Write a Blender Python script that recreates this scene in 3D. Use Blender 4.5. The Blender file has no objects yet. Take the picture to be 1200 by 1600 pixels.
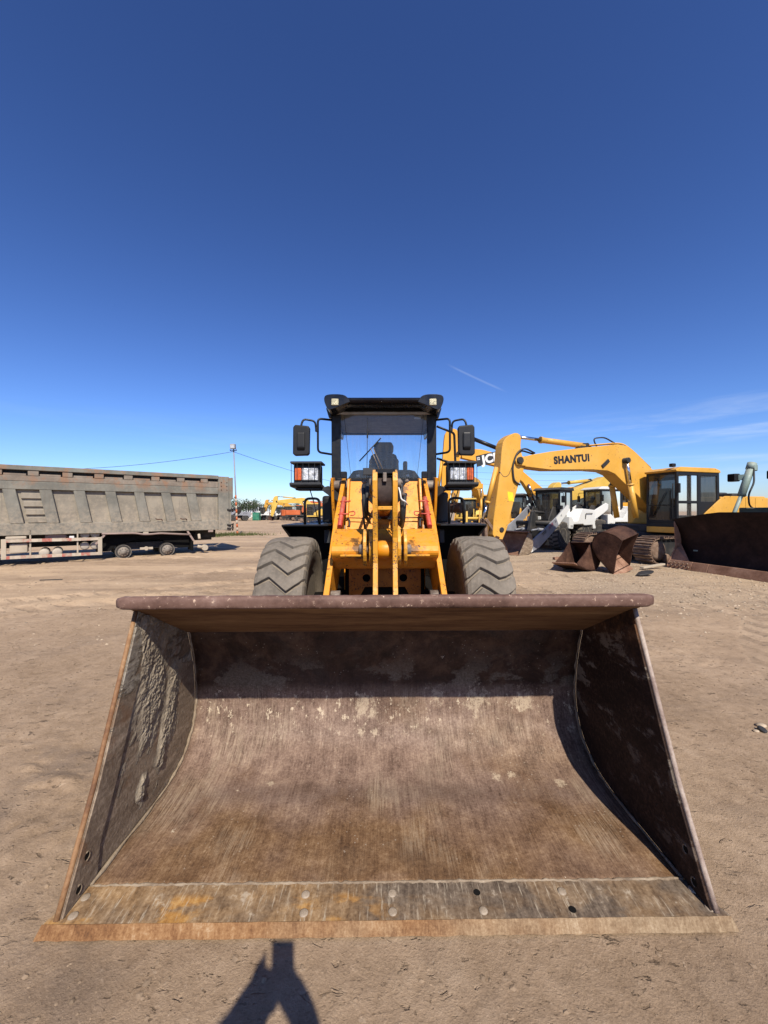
import bpy, bmesh, math, random
import numpy as np
from mathutils import Vector, Matrix
R = math.radians
SC = bpy.context.scene
COL = SC.collection

# ---------------------------------------------------------------- camera, sky, sun, exposure
CAM_H = 1.5
cam_data = bpy.data.cameras.new('camera'); cam = bpy.data.objects.new('camera', cam_data); COL.objects.link(cam)
cam.location = (0, 0, CAM_H); cam.rotation_euler = (R(90), R(0.18), 0)
cam_data.sensor_fit = 'HORIZONTAL'; cam_data.sensor_width = 36; cam_data.lens = 18.6
cam_data.shift_x = -4 / 1200; cam_data.clip_start = 0.02; cam_data.clip_end = 6000
SC.camera = cam
SUN = Vector((-0.258, 1.0, -1.097)).normalized()          # direction the light travels
SUN_EL = math.asin(-SUN.z); SUN_AZ = math.atan2(-SUN.x, -SUN.y)
world = bpy.data.worlds.new('World'); SC.world = world; world.use_nodes = True
wn, wl = world.node_tree.nodes, world.node_tree.links
wn.clear()
w_out = wn.new('ShaderNodeOutputWorld'); w_bg = wn.new('ShaderNodeBackground'); sky = wn.new('ShaderNodeTexSky')
sky.sky_type = 'NISHITA'; sky.sun_disc = False; sky.sun_elevation = SUN_EL; sky.sun_rotation = SUN_AZ
sky.altitude = 0; sky.air_density = 1.0; sky.dust_density = 0.5; sky.ozone_density = 8.0
w_bg.inputs[1].default_value = 0.050
w_tint = wn.new('ShaderNodeMix'); w_tint.data_type = 'RGBA'; w_tint.blend_type = 'MULTIPLY'; w_tint.inputs[0].default_value = 1.0
w_gam = wn.new('ShaderNodeGamma'); w_gam.inputs[1].default_value = 1.38; wl.new(sky.outputs[0], w_gam.inputs[0])
wl.new(w_gam.outputs[0], w_tint.inputs[6]); w_tint.inputs[7].default_value = (1.22, 1.10, 1.17, 1)   # the camera's deep blue rendition, even over the whole sky
# thin cirrus low in the sky and one contrail
w_tc = wn.new('ShaderNodeTexCoord'); w_sep = wn.new('ShaderNodeSeparateXYZ'); wl.new(w_tc.outputs['Generated'], w_sep.inputs[0])
def wmath(op, a, b=None, clamp=False):
    n = wn.new('ShaderNodeMath'); n.operation = op; n.use_clamp = clamp
    for i, q in enumerate((a, b)):
        if q is None: continue
        if isinstance(q, (int, float)): n.inputs[i].default_value = q
        else: wl.new(q, n.inputs[i])
    return n.outputs[0]
def wrange(v, a, b, c=0.0, d=1.0, smooth=True):
    n = wn.new('ShaderNodeMapRange'); n.interpolation_type = 'SMOOTHSTEP' if smooth else 'LINEAR'
    wl.new(v, n.inputs[0])
    for i, q in enumerate((a, b, c, d)): n.inputs[i + 1].default_value = q
    return n.outputs[0]
w_map = wn.new('ShaderNodeMapping'); w_map.inputs['Rotation'].default_value = (0, R(-9), R(20)); w_map.inputs['Scale'].default_value = (2.2, 2.2, 26)
wl.new(w_tc.outputs['Generated'], w_map.inputs[0])
w_no = wn.new('ShaderNodeTexNoise'); w_no.inputs['Scale'].default_value = 1.0; w_no.inputs['Detail'].default_value = 6; w_no.inputs['Roughness'].default_value = 0.6; w_no.inputs['Distortion'].default_value = 0.4
wl.new(w_map.outputs[0], w_no.inputs['Vector'])
ci = wrange(w_no.outputs['Fac'], 0.47, 0.75)
az = wmath('ARCTAN2', w_sep.outputs[0], w_sep.outputs[1])
elv = wmath('ARCSINE', w_sep.outputs[2])
ci = wmath('MULTIPLY', ci, wmath('MULTIPLY', wrange(elv, 0.03, 0.09), wrange(elv, 0.17, 0.24, 1, 0)))
ci = wmath('MULTIPLY', ci, wmath('ADD', 0.18, wrange(az, 0.30, 0.62)))
# contrail: thin band along a slanted line, azimuth 0.16..0.28
line = wmath('SUBTRACT', elv, wmath('ADD', 0.4285, wmath('MULTIPLY', az, -0.50)))
tr = wmath('MULTIPLY', wrange(wmath('ABSOLUTE', line), 0.0005, 0.0040, 1, 0), wmath('MULTIPLY', wrange(az, 0.145, 0.19), wrange(az, 0.26, 0.30, 1, 0)))
cl = wmath('ADD', wmath('MULTIPLY', ci, 0.30), wmath('MULTIPLY', tr, 0.11), True)
w_mix = wn.new('ShaderNodeMix'); w_mix.data_type = 'RGBA'
wl.new(cl, w_mix.inputs[0]); wl.new(w_tint.outputs[2], w_mix.inputs[6]); w_mix.inputs[7].default_value = (11.7, 12.9, 14.8, 1)
wl.new(w_mix.outputs[2], w_bg.inputs[0]); wl.new(w_bg.outputs[0], w_out.inputs[0])
sun_data = bpy.data.lights.new('sun', 'SUN'); sun_data.energy = 5.0; sun_data.angle = R(0.53); sun_data.color = (1.0, 0.925, 0.80)
sun = bpy.data.objects.new('sun', sun_data); COL.objects.link(sun)
sun.rotation_euler = SUN.to_track_quat('-Z', 'Y').to_euler(); sun.location = (10, -40, 45)
SC.view_settings.view_transform = 'Standard'; SC.view_settings.look = 'None'
SC.view_settings.exposure = 0.56; SC.view_settings.gamma = 1.0
SC.render.engine = 'CYCLES'
SC.cycles.max_bounces = 6; SC.cycles.diffuse_bounces = 3; SC.cycles.glossy_bounces = 3; SC.cycles.transmission_bounces = 6; SC.cycles.transparent_max_bounces = 10

# ---------------------------------------------------------------- materials
ALB = 0.78     # overall reflectance, balanced against the exposure
class NT:
    def __init__(s, name):
        s.m = bpy.data.materials.new(name); s.m.use_nodes = True
        s.n = s.m.node_tree.nodes; s.l = s.m.node_tree.links; s.b = s.n['Principled BSDF']
        s._tc = None
    def put(s, v, sock):
        if hasattr(v, 'links') or isinstance(v, bpy.types.NodeSocket): s.l.new(v, sock)
        elif isinstance(v, (tuple, list)): sock.default_value = tuple(v) + ((1,) if len(v) == 3 and len(sock.default_value) == 4 else ())
        else: sock.default_value = v
    def co(s, scale=(1, 1, 1), rot=(0, 0, 0), loc=(0, 0, 0), kind='Object'):
        if s._tc is None: s._tc = s.n.new('ShaderNodeTexCoord')
        m = s.n.new('ShaderNodeMapping'); s.l.new(s._tc.outputs[kind], m.inputs[0])
        m.inputs['Scale'].default_value = scale; m.inputs['Rotation'].default_value = rot; m.inputs['Location'].default_value = loc
        return m.outputs[0]
    def geo(s, what='Normal'):
        return s.n.new('ShaderNodeNewGeometry').outputs[what]
    def sep(s, v):
        n = s.n.new('ShaderNodeSeparateXYZ'); s.l.new(v, n.inputs[0]); return n.outputs
    def noise(s, vec, scale, detail=5, rough=0.58, dist=0.0):
        n = s.n.new('ShaderNodeTexNoise'); s.l.new(vec, n.inputs['Vector'])
        n.inputs['Scale'].default_value = scale; n.inputs['Detail'].default_value = detail
        n.inputs['Roughness'].default_value = rough; n.inputs['Distortion'].default_value = dist
        return n.outputs['Fac']
    def voro(s, vec, scale, feature='F1', rnd=1.0):
        n = s.n.new('ShaderNodeTexVoronoi'); n.feature = feature; s.l.new(vec, n.inputs['Vector'])
        n.inputs['Scale'].default_value = scale; n.inputs['Randomness'].default_value = rnd
        return n.outputs[0]
    def rng(s, v, a, b, c=0.0, d=1.0, smooth=True):
        n = s.n.new('ShaderNodeMapRange'); n.interpolation_type = 'SMOOTHSTEP' if smooth else 'LINEAR'
        s.put(v, n.inputs[0])
        for i, q in enumerate((a, b, c, d)): n.inputs[i + 1].default_value = q
        return n.outputs[0]
    def math(s, op, a, b=0.0, clamp=False):
        n = s.n.new('ShaderNodeMath'); n.operation = op; n.use_clamp = clamp
        s.put(a, n.inputs[0]); s.put(b, n.inputs[1]); return n.outputs[0]
    def mix(s, f, a, b, blend='MIX'):
        n = s.n.new('ShaderNodeMix'); n.data_type = 'RGBA'; n.blend_type = blend
        s.put(f, n.inputs[0]); s.put(a, n.inputs[6]); s.put(b, n.inputs[7]); return n.outputs[2]
    def ramp(s, f, stops):
        n = s.n.new('ShaderNodeValToRGB'); s.put(f, n.inputs[0]); e = n.color_ramp.elements
        while len(e) < len(stops): e.new(0.5)
        for el, (p, c) in zip(e, stops): el.position = p; el.color = tuple(c) + (1,)
        return n.outputs[0]
    def bump(s, h, strength, dist, normal=None):
        n = s.n.new('ShaderNodeBump'); n.inputs['Strength'].default_value = strength; n.inputs['Distance'].default_value = dist
        s.put(h, n.inputs['Height'])
        if normal is not None: s.l.new(normal, n.inputs['Normal'])
        return n.outputs[0]
    def done(s, color, rough=0.6, metal=0.0, normal=None, spec=0.5, **kw):
        s.put(s.mix(1.0, color, (ALB, ALB, ALB), 'MULTIPLY'), s.b.inputs['Base Color']); s.put(rough, s.b.inputs['Roughness']); s.put(metal, s.b.inputs['Metallic'])
        s.b.inputs['Specular IOR Level'].default_value = spec
        if normal is not None: s.l.new(normal, s.b.inputs['Normal'])
        for k, v in kw.items(): s.put(v, s.b.inputs[k])
        return s.m

DUST = (0.36, 0.29, 0.22)
def paint(name, base, rough=0.42, dust=0.35, chips=0.0, chip_col=(0.09, 0.05, 0.035), scale=2.0, dustcol=DUST, var=0.12, streak=0.25, spec=0.45, topdust=0.5, metal=0.0, grease=()):
    """weathered paint: tone variation, dust that settles on upward faces, run-off streaks, chips"""
    t = NT(name); o = t.co()
    n1 = t.noise(o, scale, 6, 0.6); n2 = t.noise(o, scale * 7, 5, 0.65)
    dark = tuple(c * (1 - 2 * var) for c in base)
    c = t.mix(t.rng(n1, 0.32, 0.7), dark, base)
    st = t.noise(t.co((9, 9, 0.8)), scale, 4, 0.6)
    c = t.mix(t.math('MULTIPLY', t.rng(st, 0.5, 0.78), streak), c, tuple(q * 0.55 + 0.45 * d * 0.8 for q, d in zip(base, dustcol)))
    up = t.rng(t.sep(t.geo('Normal'))[2], 0.25, 0.95, 0.0, topdust)
    df = t.math('ADD', t.math('MULTIPLY', t.rng(n1, 0.4, 0.75), dust), t.math('MULTIPLY', up, t.rng(n2, 0.2, 0.7)), True)
    df = t.math('MULTIPLY', df, t.rng(n2, 0.25, 0.65, 0.35, 1.0))
    c = t.mix(df, c, dustcol)
    if chips > 0:
        nc = t.noise(o, scale * 16, 4, 0.7); nb = t.noise(o, scale * 2.3, 3, 0.5)
        th = 0.80 - 0.22 * chips
        m = t.math('MULTIPLY', t.rng(nc, th - 0.10, th - 0.07), t.rng(nb, 0.47, 0.56))
        m2 = t.rng(t.noise(o, scale * 5.3, 6, 0.75), 0.74 - 0.06 * chips, 0.76 - 0.06 * chips)
        m = t.math('MAXIMUM', m, m2)
        c = t.mix(m, c, chip_col)
    for gx, gy, gz, gr in grease:
        vm = t.n.new('ShaderNodeVectorMath'); vm.operation = 'DISTANCE'; t.l.new(o, vm.inputs[0]); vm.inputs[1].default_value = (gx, gy, gz)
        d = t.math('ADD', vm.outputs['Value'], t.rng(n2, 0.3, 0.7, -gr * .7, gr * .7, False))
        c = t.mix(t.rng(d, gr, gr * .45, 0, 0.75), c, (0.030, 0.019, 0.011))
    bn = t.bump(n2, 0.12, 0.004)
    return t.done(c, t.rng(n2, 0.2, 0.8, rough - 0.08, rough + 0.3), metal, bn, spec)

def rusty(name, cols, scale=3.0, rough=0.75, bump=0.35, stretch=(1, 1, 1), spots=None):
    t = NT(name); o = t.co(stretch)
    a = t.noise(o, scale, 8, 0.66, 0.3); b = t.noise(o, scale * 9, 5, 0.7)
    f = t.math('ADD', t.math('MULTIPLY', a, 0.72), t.math('MULTIPLY', b, 0.28))
    k = len(cols)
    c = t.ramp(f, [(0.30 + 0.42 * i / (k - 1), q) for i, q in enumerate(cols)])
    if spots:
        c = t.mix(t.rng(t.noise(o, scale * 9, 6, 0.75), 0.595, 0.66), c, spots)
    return t.done(c, rough, 0.0, t.bump(f, bump, 0.01), 0.22)

def plain(name, base, rough=0.5, metal=0.0, spec=0.5, var=0.15, scale=6.0, bump=0.0):
    t = NT(name); n = t.noise(t.co(), scale, 5, 0.6)
    c = t.mix(t.rng(n, 0.3, 0.72), tuple(q * (1 - var) for q in base), tuple(min(1, q * (1 + var)) for q in base))
    return t.done(c, t.rng(n, 0.3, 0.7, max(0.02, rough - 0.07), min(1, rough + 0.1)), metal, t.bump(n, bump, 0.01) if bump else None, spec)

def glass(name, tint=(0.75, 0.82, 0.84), dirt=0.12, opacity=0.0):
    """thin pane: transparent, tinted, with reflection and a film of dust"""
    t = NT(name); n, l = t.n, t.l
    out = n['Material Output']; n.remove(t.b)
    tr_ = n.new('ShaderNodeBsdfTransparent'); tr_.inputs[0].default_value = tint + (1,)
    gl = n.new('ShaderNodeBsdfGlossy'); gl.inputs['Roughness'].default_value = 0.03; gl.inputs[0].default_value = (1, 1, 1, 1)
    fr = n.new('ShaderNodeFresnel'); fr.inputs[0].default_value = 1.5
    m1 = n.new('ShaderNodeMixShader'); l.new(fr.outputs[0], m1.inputs[0]); l.new(tr_.outputs[0], m1.inputs[1]); l.new(gl.outputs[0], m1.inputs[2])
    df = n.new('ShaderNodeBsdfDiffuse'); df.inputs[0].default_value = (0.30, 0.27, 0.23, 1)
    nf = t.noise(t.co((14, 14, 1.2)), 2.5, 5, 0.65)
    m2 = n.new('ShaderNodeMixShader'); l.new(t.rng(nf, 0.35, 0.8, opacity, opacity + dirt), m2.inputs[0]); l.new(m1.outputs[0], m2.inputs[1]); l.new(df.outputs[0], m2.inputs[2])
    l.new(m2.outputs[0], out.inputs[0])
    return t.m

M = {}
OR = (0.86, 0.325, 0.008)
M['orange'] = paint('orange_paint', OR, 0.42, 0.14, 0.55, (0.10, 0.045, 0.02), scale=2.4, var=0.10, streak=0.30, topdust=0.22, dustcol=(0.30, 0.20, 0.11),
    grease=((-.43, .60, 1.81, .12), (.43, .60, 1.81, .12), (-.19, -.70, 1.19, .13), (.19, -.70, 1.19, .13), (-.2, .45, 1.75, .10), (.2, .45, 1.75, .10), (-.44, -.72, .80, .11), (.44, -.72, .80, .11), (0, -.70, 1.28, .08), (-.25, -.62, 1.25, .06)))
M['orange_worn'] = paint('orange_paint_worn', (0.82, 0.37, 0.02), 0.45, 0.14, 0.8, (0.14, 0.07, 0.045), scale=5, streak=0.2)
M['orange_shaded'] = paint('shaded_orange_paint', (0.60, 0.22, 0.010), 0.45, 0.25, 0.6, (0.02, 0.014, 0.01), scale=4, var=0.25, streak=0.5, dustcol=(0.07, 0.05, 0.035))  # base tone lowered to carry the shade below the cross beam
M['black'] = paint('black_paint', (0.006, 0.0065, 0.009), 0.36, 0.02, 0, scale=3, streak=0.03, topdust=0.22, dustcol=(0.16, 0.14, 0.115), spec=0.3)
M['black_gloss'] = plain('black_gloss', (0.006, 0.0065, 0.009), 0.26, 0, 0.35)
M['plastic'] = plain('black_plastic', (0.011, 0.0115, 0.013), 0.5, 0, 0.3)
M['grey_plastic'] = plain('grey_plastic', (0.035, 0.037, 0.040), 0.6, 0, 0.35)
M['liner'] = plain('cab_liner', (0.42, 0.41, 0.39), 0.8, 0, 0.3, 0.2, 9)
M['seat'] = plain('seat_vinyl', (0.055, 0.058, 0.065), 0.62, 0, 0.4)
M['rubber_hose'] = plain('rubber_hose', (0.022, 0.021, 0.021), 0.6)
M['chrome'] = plain('chrome', (0.72, 0.72, 0.72), 0.14, 1.0)
M['steel'] = rusty('bare_steel', [(0.07, 0.05, 0.04), (0.20, 0.16, 0.13), (0.36, 0.31, 0.26)], 14, 0.5, 0.4)
M['red'] = paint('red_paint', (0.62, 0.055, 0.025), 0.42, 0.12, 0.4, scale=5)
M['lamp_clear'] = plain('lamp_clear', (0.58, 0.59, 0.58), 0.16, 0.2, 0.8, 0.6, 26, 0.9)
M['lamp_amber'] = plain('lamp_amber', (0.62, 0.11, 0.012), 0.2, 0, 0.7, 0.25, 30, 0.4)
M['lamp_led'] = plain('lamp_led', (0.50, 0.46, 0.30), 0.35, 0, 0.5, 0.55, 70, 0.6)
M['white'] = plain('white_plain', (0.78, 0.77, 0.74), 0.5)
M['glass'] = glass('windscreen_glass', (0.80, 0.86, 0.90), 0.10, 0.03)
M['glass_dark'] = glass('tinted_glass', (0.30, 0.33, 0.36), 0.12, 0.05)
M['dark_void'] = plain('dark_steel', (0.007, 0.0065, 0.006), 0.8, 0, 0.12)
M['rocker_end'] = rusty('dark_rusty_steel', [(0.02, 0.014, 0.012), (0.06, 0.04, 0.033), (0.16, 0.10, 0.08)], 6)

# tyre rubber, dusty
t = NT('dusty_rubber'); o = t.co(); n1 = t.noise(o, 4, 6, 0.65); n2 = t.noise(o, 38, 5, 0.7)
c = t.mix(t.rng(n1, 0.3, 0.68), (0.118, 0.100, 0.080), (0.215, 0.183, 0.146))
c = t.mix(t.rng(n2, 0.45, 0.95, 0, .8), c, (0.30, 0.245, 0.185))
M['tyre'] = t.done(c, 0.85, 0, t.bump(n2, 0.35, 0.006), 0.25)
t = NT('tyre_groove_dust'); o = t.co(); n2 = t.noise(o, 30, 5, 0.7)
M['tyre_groove'] = t.done(t.mix(n2, (0.09, 0.075, 0.058), (0.36, 0.295, 0.22)), 0.9, 0, t.bump(n2, 0.4, 0.008), 0.2)
M['tyre_far'] = plain('far_rubber', (0.055, 0.05, 0.045), 0.85, 0, 0.2, 0.4, 10)

# ---- bucket steels
def bucket_floor():
    t = NT('bucket_floor_steel'); o = t.co(); p = t.sep(o)
    s1 = t.noise(t.co((38, 2.2, 2.8), (0, 0, R(5))), 1.0, 8, 0.72); s2 = t.noise(t.co((150, 7, 9), (0, 0, R(9))), 1.0, 6, 0.75)
    big = t.noise(o, 1.5, 6, 0.62); med = t.noise(o, 8, 8, 0.74); fine = t.rng(t.noise(o, 85, 6, 0.78), 0.30, 0.70, 0.22, 0.78, False)
    f = t.math('ADD', t.math('MULTIPLY', s1, 0.12), t.math('ADD', t.math('MULTIPLY', s2, 0.24), t.math('ADD', t.math('MULTIPLY', med, 0.40), t.math('MULTIPLY', fine, 0.24))))
    mauve = t.ramp(f, [(0.37, (0.048, 0.027, 0.018)), (0.45, (0.125, 0.076, 0.054)), (0.52, (0.205, 0.134, 0.098)), (0.59, (0.30, 0.208, 0.150)), (0.67, (0.50, 0.38, 0.27))])
    ochre = t.ramp(f, [(0.37, (0.042, 0.021, 0.010)), (0.45, (0.110, 0.057, 0.026)), (0.52, (0.188, 0.106, 0.052)), (0.59, (0.29, 0.182, 0.100)), (0.67, (0.48, 0.35, 0.22))])
    zone = t.math('ADD', t.rng(p[1], -2.25, -1.80, 1, 0), t.rng(big, 0.35, 0.7, -0.5, 0.5), True)
    c = t.mix(zone, mauve, ochre)
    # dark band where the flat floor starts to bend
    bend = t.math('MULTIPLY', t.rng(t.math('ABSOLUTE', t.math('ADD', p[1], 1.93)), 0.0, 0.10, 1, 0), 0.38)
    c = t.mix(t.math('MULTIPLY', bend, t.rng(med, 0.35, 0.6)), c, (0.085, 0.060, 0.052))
    # polished paler patch low on the left, darker oily patch low in the middle
    lane = t.math('MULTIPLY', t.rng(t.noise(t.co((1.6, 1, 1), loc=(3.1, .4, 0)), 1.6, 5, 0.6), 0.50, 0.66), t.rng(s2, 0.40, 0.62))
    c = t.mix(t.math('MULTIPLY', lane, 0.45), c, (0.42, 0.33, 0.23))
    oil = t.rng(t.noise(t.co((1, 1, 1), loc=(9, 2, 0)), 2.0, 6, 0.65), 0.54, 0.70, 0, 0.30)
    c = t.mix(oil, c, (0.075, 0.048, 0.030))
    # cream flakes thick under the shadow line of the lip
    top = t.math('MULTIPLY', t.rng(p[2], 0.06, 0.34), t.rng(p[2], 0.46, 0.40))
    fl = t.math('MULTIPLY', t.rng(t.noise(t.co((1, 1, .55)), 26, 6, 0.78), 0.585, 0.625), t.math('ADD', t.math('MULTIPLY', top, 0.85), 0.05))
    c = t.mix(fl, c, (0.60, 0.49, 0.35))
    # rust and grey mud above the bend, darkened to deepen the lip's shade
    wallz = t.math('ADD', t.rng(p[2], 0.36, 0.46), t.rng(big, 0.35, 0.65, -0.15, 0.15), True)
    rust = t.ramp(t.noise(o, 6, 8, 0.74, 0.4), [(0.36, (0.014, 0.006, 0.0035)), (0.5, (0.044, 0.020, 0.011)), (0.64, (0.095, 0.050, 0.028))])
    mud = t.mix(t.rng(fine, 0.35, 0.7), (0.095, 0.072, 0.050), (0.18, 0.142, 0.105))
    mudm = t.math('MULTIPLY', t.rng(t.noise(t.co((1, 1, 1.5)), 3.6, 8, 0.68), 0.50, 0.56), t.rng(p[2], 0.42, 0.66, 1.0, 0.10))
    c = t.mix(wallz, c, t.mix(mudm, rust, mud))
    # a few dried splashes
    sp = t.math('MULTIPLY', t.rng(t.noise(o, 9, 8, 0.75), 0.665, 0.685), t.rng(t.noise(o, 2.1, 3, 0.5), 0.50, 0.56))
    c = t.mix(sp, c, (0.56, 0.46, 0.34))
    # larger scabs of cream coloured dried slurry left under the lip
    blot = t.noise(t.co((1, 1, .7)), 22, 8, 0.8)
    for cx, cy, cz, rr in ((-.135, -1.555, .30, .085), (-.15, -1.60, .17, .045), (-.07, -1.605, .165, .035), (.56, -1.545, .345, .09), (.84, -1.548, .335, .085), (.31, -1.545, .35, .05), (.60, -1.83, .05, .035), (.68, -1.83, .05, .03), (-.62, -1.86, .045, .025), (.93, -1.87, .04, .03)):
        vm = t.n.new('ShaderNodeVectorMath'); vm.operation = 'DISTANCE'; t.l.new(o, vm.inputs[0]); vm.inputs[1].default_value = (cx, cy, cz)
        d = t.math('ADD', vm.outputs['Value'], t.rng(blot, 0.3, 0.7, -rr * 1.1, rr * 1.1, False))
        c = t.mix(t.math('MULTIPLY', t.rng(d, rr * .85, rr * .35, 0, 0.60), t.rng(fine, 0.30, 0.55, 0.35, 1.0)), c, (0.50, 0.40, 0.28))
    pts = t.math('MULTIPLY', t.rng(t.voro(o, 34), 0.10, 0.14, 1, 0), t.rng(t.noise(o, 3.0, 3, 0.5), 0.50, 0.60))
    c = t.mix(t.math('MULTIPLY', pts, 0.35), c, (0.52, 0.45, 0.36))
    h = t.math('ADD', t.math('MULTIPLY', s2, 0.4), t.math('MULTIPLY', fine, 0.6))
    return t.done(c, t.rng(f, 0.40, 0.62, 0.74, 0.56), 0.0, t.bump(h, 0.40, 0.005), 0.28)
M['bucket_floor'] = bucket_floor()

def bucket_side():
    t = NT('bucket_side_steel'); o = t.co(); p = t.sep(o)
    rs = (R(38), 0, 0)
    fl = t.noise(t.co((6, 3.0, 15), rs), 1.0, 7, 0.66, 0.5); med = t.noise(o, 6.5, 7, 0.68); fine = t.noise(o, 55, 5, 0.72)
    bare = t.ramp(t.math('ADD', t.math('MULTIPLY', fl, 0.55), t.math('MULTIPLY', fine, 0.45)), [(0.34, (0.100, 0.066, 0.042)), (0.5, (0.235, 0.172, 0.118)), (0.66, (0.44, 0.345, 0.25))])
    mud = t.ramp(t.math('ADD', t.math('MULTIPLY', fine, 0.6), t.math('MULTIPLY', fl, 0.4)), [(0.34, (0.14, 0.115, 0.085)), (0.5, (0.265, 0.225, 0.175)), (0.66, (0.42, 0.37, 0.30))])
    up = t.rng(p[2], 0.25, 0.9, -0.20, 0.10, False)
    mm = t.rng(t.math('ADD', t.math('ADD', t.math('MULTIPLY', med, 0.45), t.math('MULTIPLY', fl, 0.55)), up), 0.52, 0.58)
    c = t.mix(mm, bare, mud)
    rst = t.rng(t.noise(o, 4.2, 6, 0.65), 0.56, 0.66)
    c = t.mix(t.math('MULTIPLY', rst, 0.55), c, (0.20, 0.095, 0.042))
    h = t.math('ADD', t.math('MULTIPLY', mm, 0.55), t.math('ADD', t.math('MULTIPLY', fine, 0.30), t.math('MULTIPLY', t.math('MULTIPLY', fl, mm), 1.4)))
    return t.done(c, 0.82, 0.0, t.bump(h, 0.85, 0.016), 0.3)
M['bucket_side'] = bucket_side()
def bucket_side_shaded():
    """right-hand plate: rust with its shade put into the darker colour, grey mud in scabs"""
    t = NT('bucket_side_shaded_rust'); o = t.co(); p = t.sep(o)
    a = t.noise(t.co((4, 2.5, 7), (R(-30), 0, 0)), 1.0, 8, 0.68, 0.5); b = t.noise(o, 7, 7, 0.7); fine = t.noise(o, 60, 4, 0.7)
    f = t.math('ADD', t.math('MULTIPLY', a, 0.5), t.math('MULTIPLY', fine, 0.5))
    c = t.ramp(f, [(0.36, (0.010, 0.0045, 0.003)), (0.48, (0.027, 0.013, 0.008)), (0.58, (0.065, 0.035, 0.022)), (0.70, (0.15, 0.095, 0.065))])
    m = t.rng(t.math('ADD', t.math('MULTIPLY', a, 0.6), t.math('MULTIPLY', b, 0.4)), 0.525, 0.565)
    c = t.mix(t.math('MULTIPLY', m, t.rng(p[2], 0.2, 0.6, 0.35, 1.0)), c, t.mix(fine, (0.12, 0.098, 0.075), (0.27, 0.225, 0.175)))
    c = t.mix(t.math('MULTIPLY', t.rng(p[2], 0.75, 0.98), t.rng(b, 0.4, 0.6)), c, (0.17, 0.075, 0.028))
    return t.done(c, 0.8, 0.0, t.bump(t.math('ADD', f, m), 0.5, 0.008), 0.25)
M['bucket_side_shaded'] = bucket_side_shaded()

def edge_top():
    t = NT('cutting_edge_steel'); o = t.co(); p = t.sep(o)
    s = t.noise(t.co((40, 7, 6), (0, 0, R(22))), 1.0, 6, 0.7); s3 = t.noise(t.co((95, 9, 6), (0, 0, R(16))), 1.0, 5, 0.7)
    big = t.noise(o, 2.2, 6, 0.65, 0.5); med = t.noise(o, 13, 6, 0.7); fine = t.noise(o, 75, 4, 0.7)
    f = t.math('ADD', t.math('MULTIPLY', s, 0.40), t.math('ADD', t.math('MULTIPLY', med, 0.30), t.math('MULTIPLY', fine, 0.30)))
    brown = t.ramp(f, [(0.36, (0.038, 0.026, 0.019)), (0.46, (0.100, 0.072, 0.050)), (0.56, (0.180, 0.135, 0.096)), (0.68, (0.38, 0.31, 0.23))])
    ochre = t.ramp(f, [(0.36, (0.090, 0.048, 0.021)), (0.46, (0.22, 0.128, 0.058)), (0.56, (0.35, 0.225, 0.115)), (0.68, (0.53, 0.40, 0.26))])
    org = t.ramp(f, [(0.34, (0.17, 0.075, 0.020)), (0.48, (0.38, 0.19, 0.050)), (0.60, (0.50, 0.30, 0.11)), (0.70, (0.56, 0.43, 0.26))])
    left = t.math('ADD', t.rng(p[0], -0.75, 0.15, 1, 0), t.rng(big, 0.35, 0.65, -0.5, 0.5), True)
    c = t.mix(left, brown, ochre)
    patch = t.math('MULTIPLY', t.rng(t.noise(t.co((1, 2, 1)), 3.4, 5, 0.6), 0.50, 0.60), t.rng(p[0], -0.15, 0.05, 1, 0.1))
    c = t.mix(t.math('MULTIPLY', patch, t.rng(p[1], -2.46, -2.50)), c, org)
    c = t.mix(t.math('MULTIPLY', t.rng(s3, 0.55, 0.68), 0.62), c, (0.50, 0.42, 0.31))
    c = t.mix(t.math('MULTIPLY', t.rng(med, 0.60, 0.68), 0.5), c, (0.50, 0.42, 0.32))
    return t.done(c, 0.72, 0.0, t.bump(f, 0.45, 0.007), 0.3)
M['edge_top'] = edge_top()
def edge_bevel():
    t = NT('cutting_edge_bevel'); o = t.co(); p = t.sep(o)
    s = t.noise(t.co((60, 14, 14), (0, 0, R(14))), 1.0, 7, 0.75); med = t.noise(t.co((1, 2, 2)), 5, 7, 0.72); fine = t.noise(o, 120, 5, 0.75)
    f = t.math('ADD', t.math('MULTIPLY', s, 0.30), t.math('ADD', t.math('MULTIPLY', med, 0.42), t.math('MULTIPLY', fine, 0.28)))
    a = t.ramp(f, [(0.36, (0.075, 0.032, 0.013)), (0.46, (0.185, 0.085, 0.032)), (0.54, (0.29, 0.155, 0.066)), (0.62, (0.40, 0.27, 0.155)), (0.70, (0.55, 0.45, 0.33))])
    b = t.ramp(f, [(0.36, (0.095, 0.058, 0.030)), (0.46, (0.20, 0.132, 0.074)), (0.54, (0.30, 0.215, 0.13)), (0.62, (0.42, 0.325, 0.215)), (0.70, (0.56, 0.47, 0.35))])
    c = t.mix(t.math('ADD', t.rng(p[0], -0.3, 0.9), t.rng(t.noise(o, 2.2, 4), 0.3, 0.7, -0.4, 0.4), True), a, b)
    return t.done(c, 0.78, 0.0, t.bump(f, 0.6, 0.006), 0.25)
M['edge_bevel'] = edge_bevel()
M['lip'] = rusty('lip_rusty_steel', [(0.055, 0.028, 0.020), (0.130, 0.072, 0.054), (0.195, 0.116, 0.090), (0.36, 0.26, 0.21)], 4, 0.62, 0.4, spots=(0.58, 0.42, 0.30))
M['lip_under'] = rusty('lip_under_steel', [(0.05, 0.024, 0.012), (0.14, 0.072, 0.034), (0.26, 0.155, 0.075), (0.34, 0.24, 0.13)], 2.2, 0.8, 0.35, (0.5, 3, 3))
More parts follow.
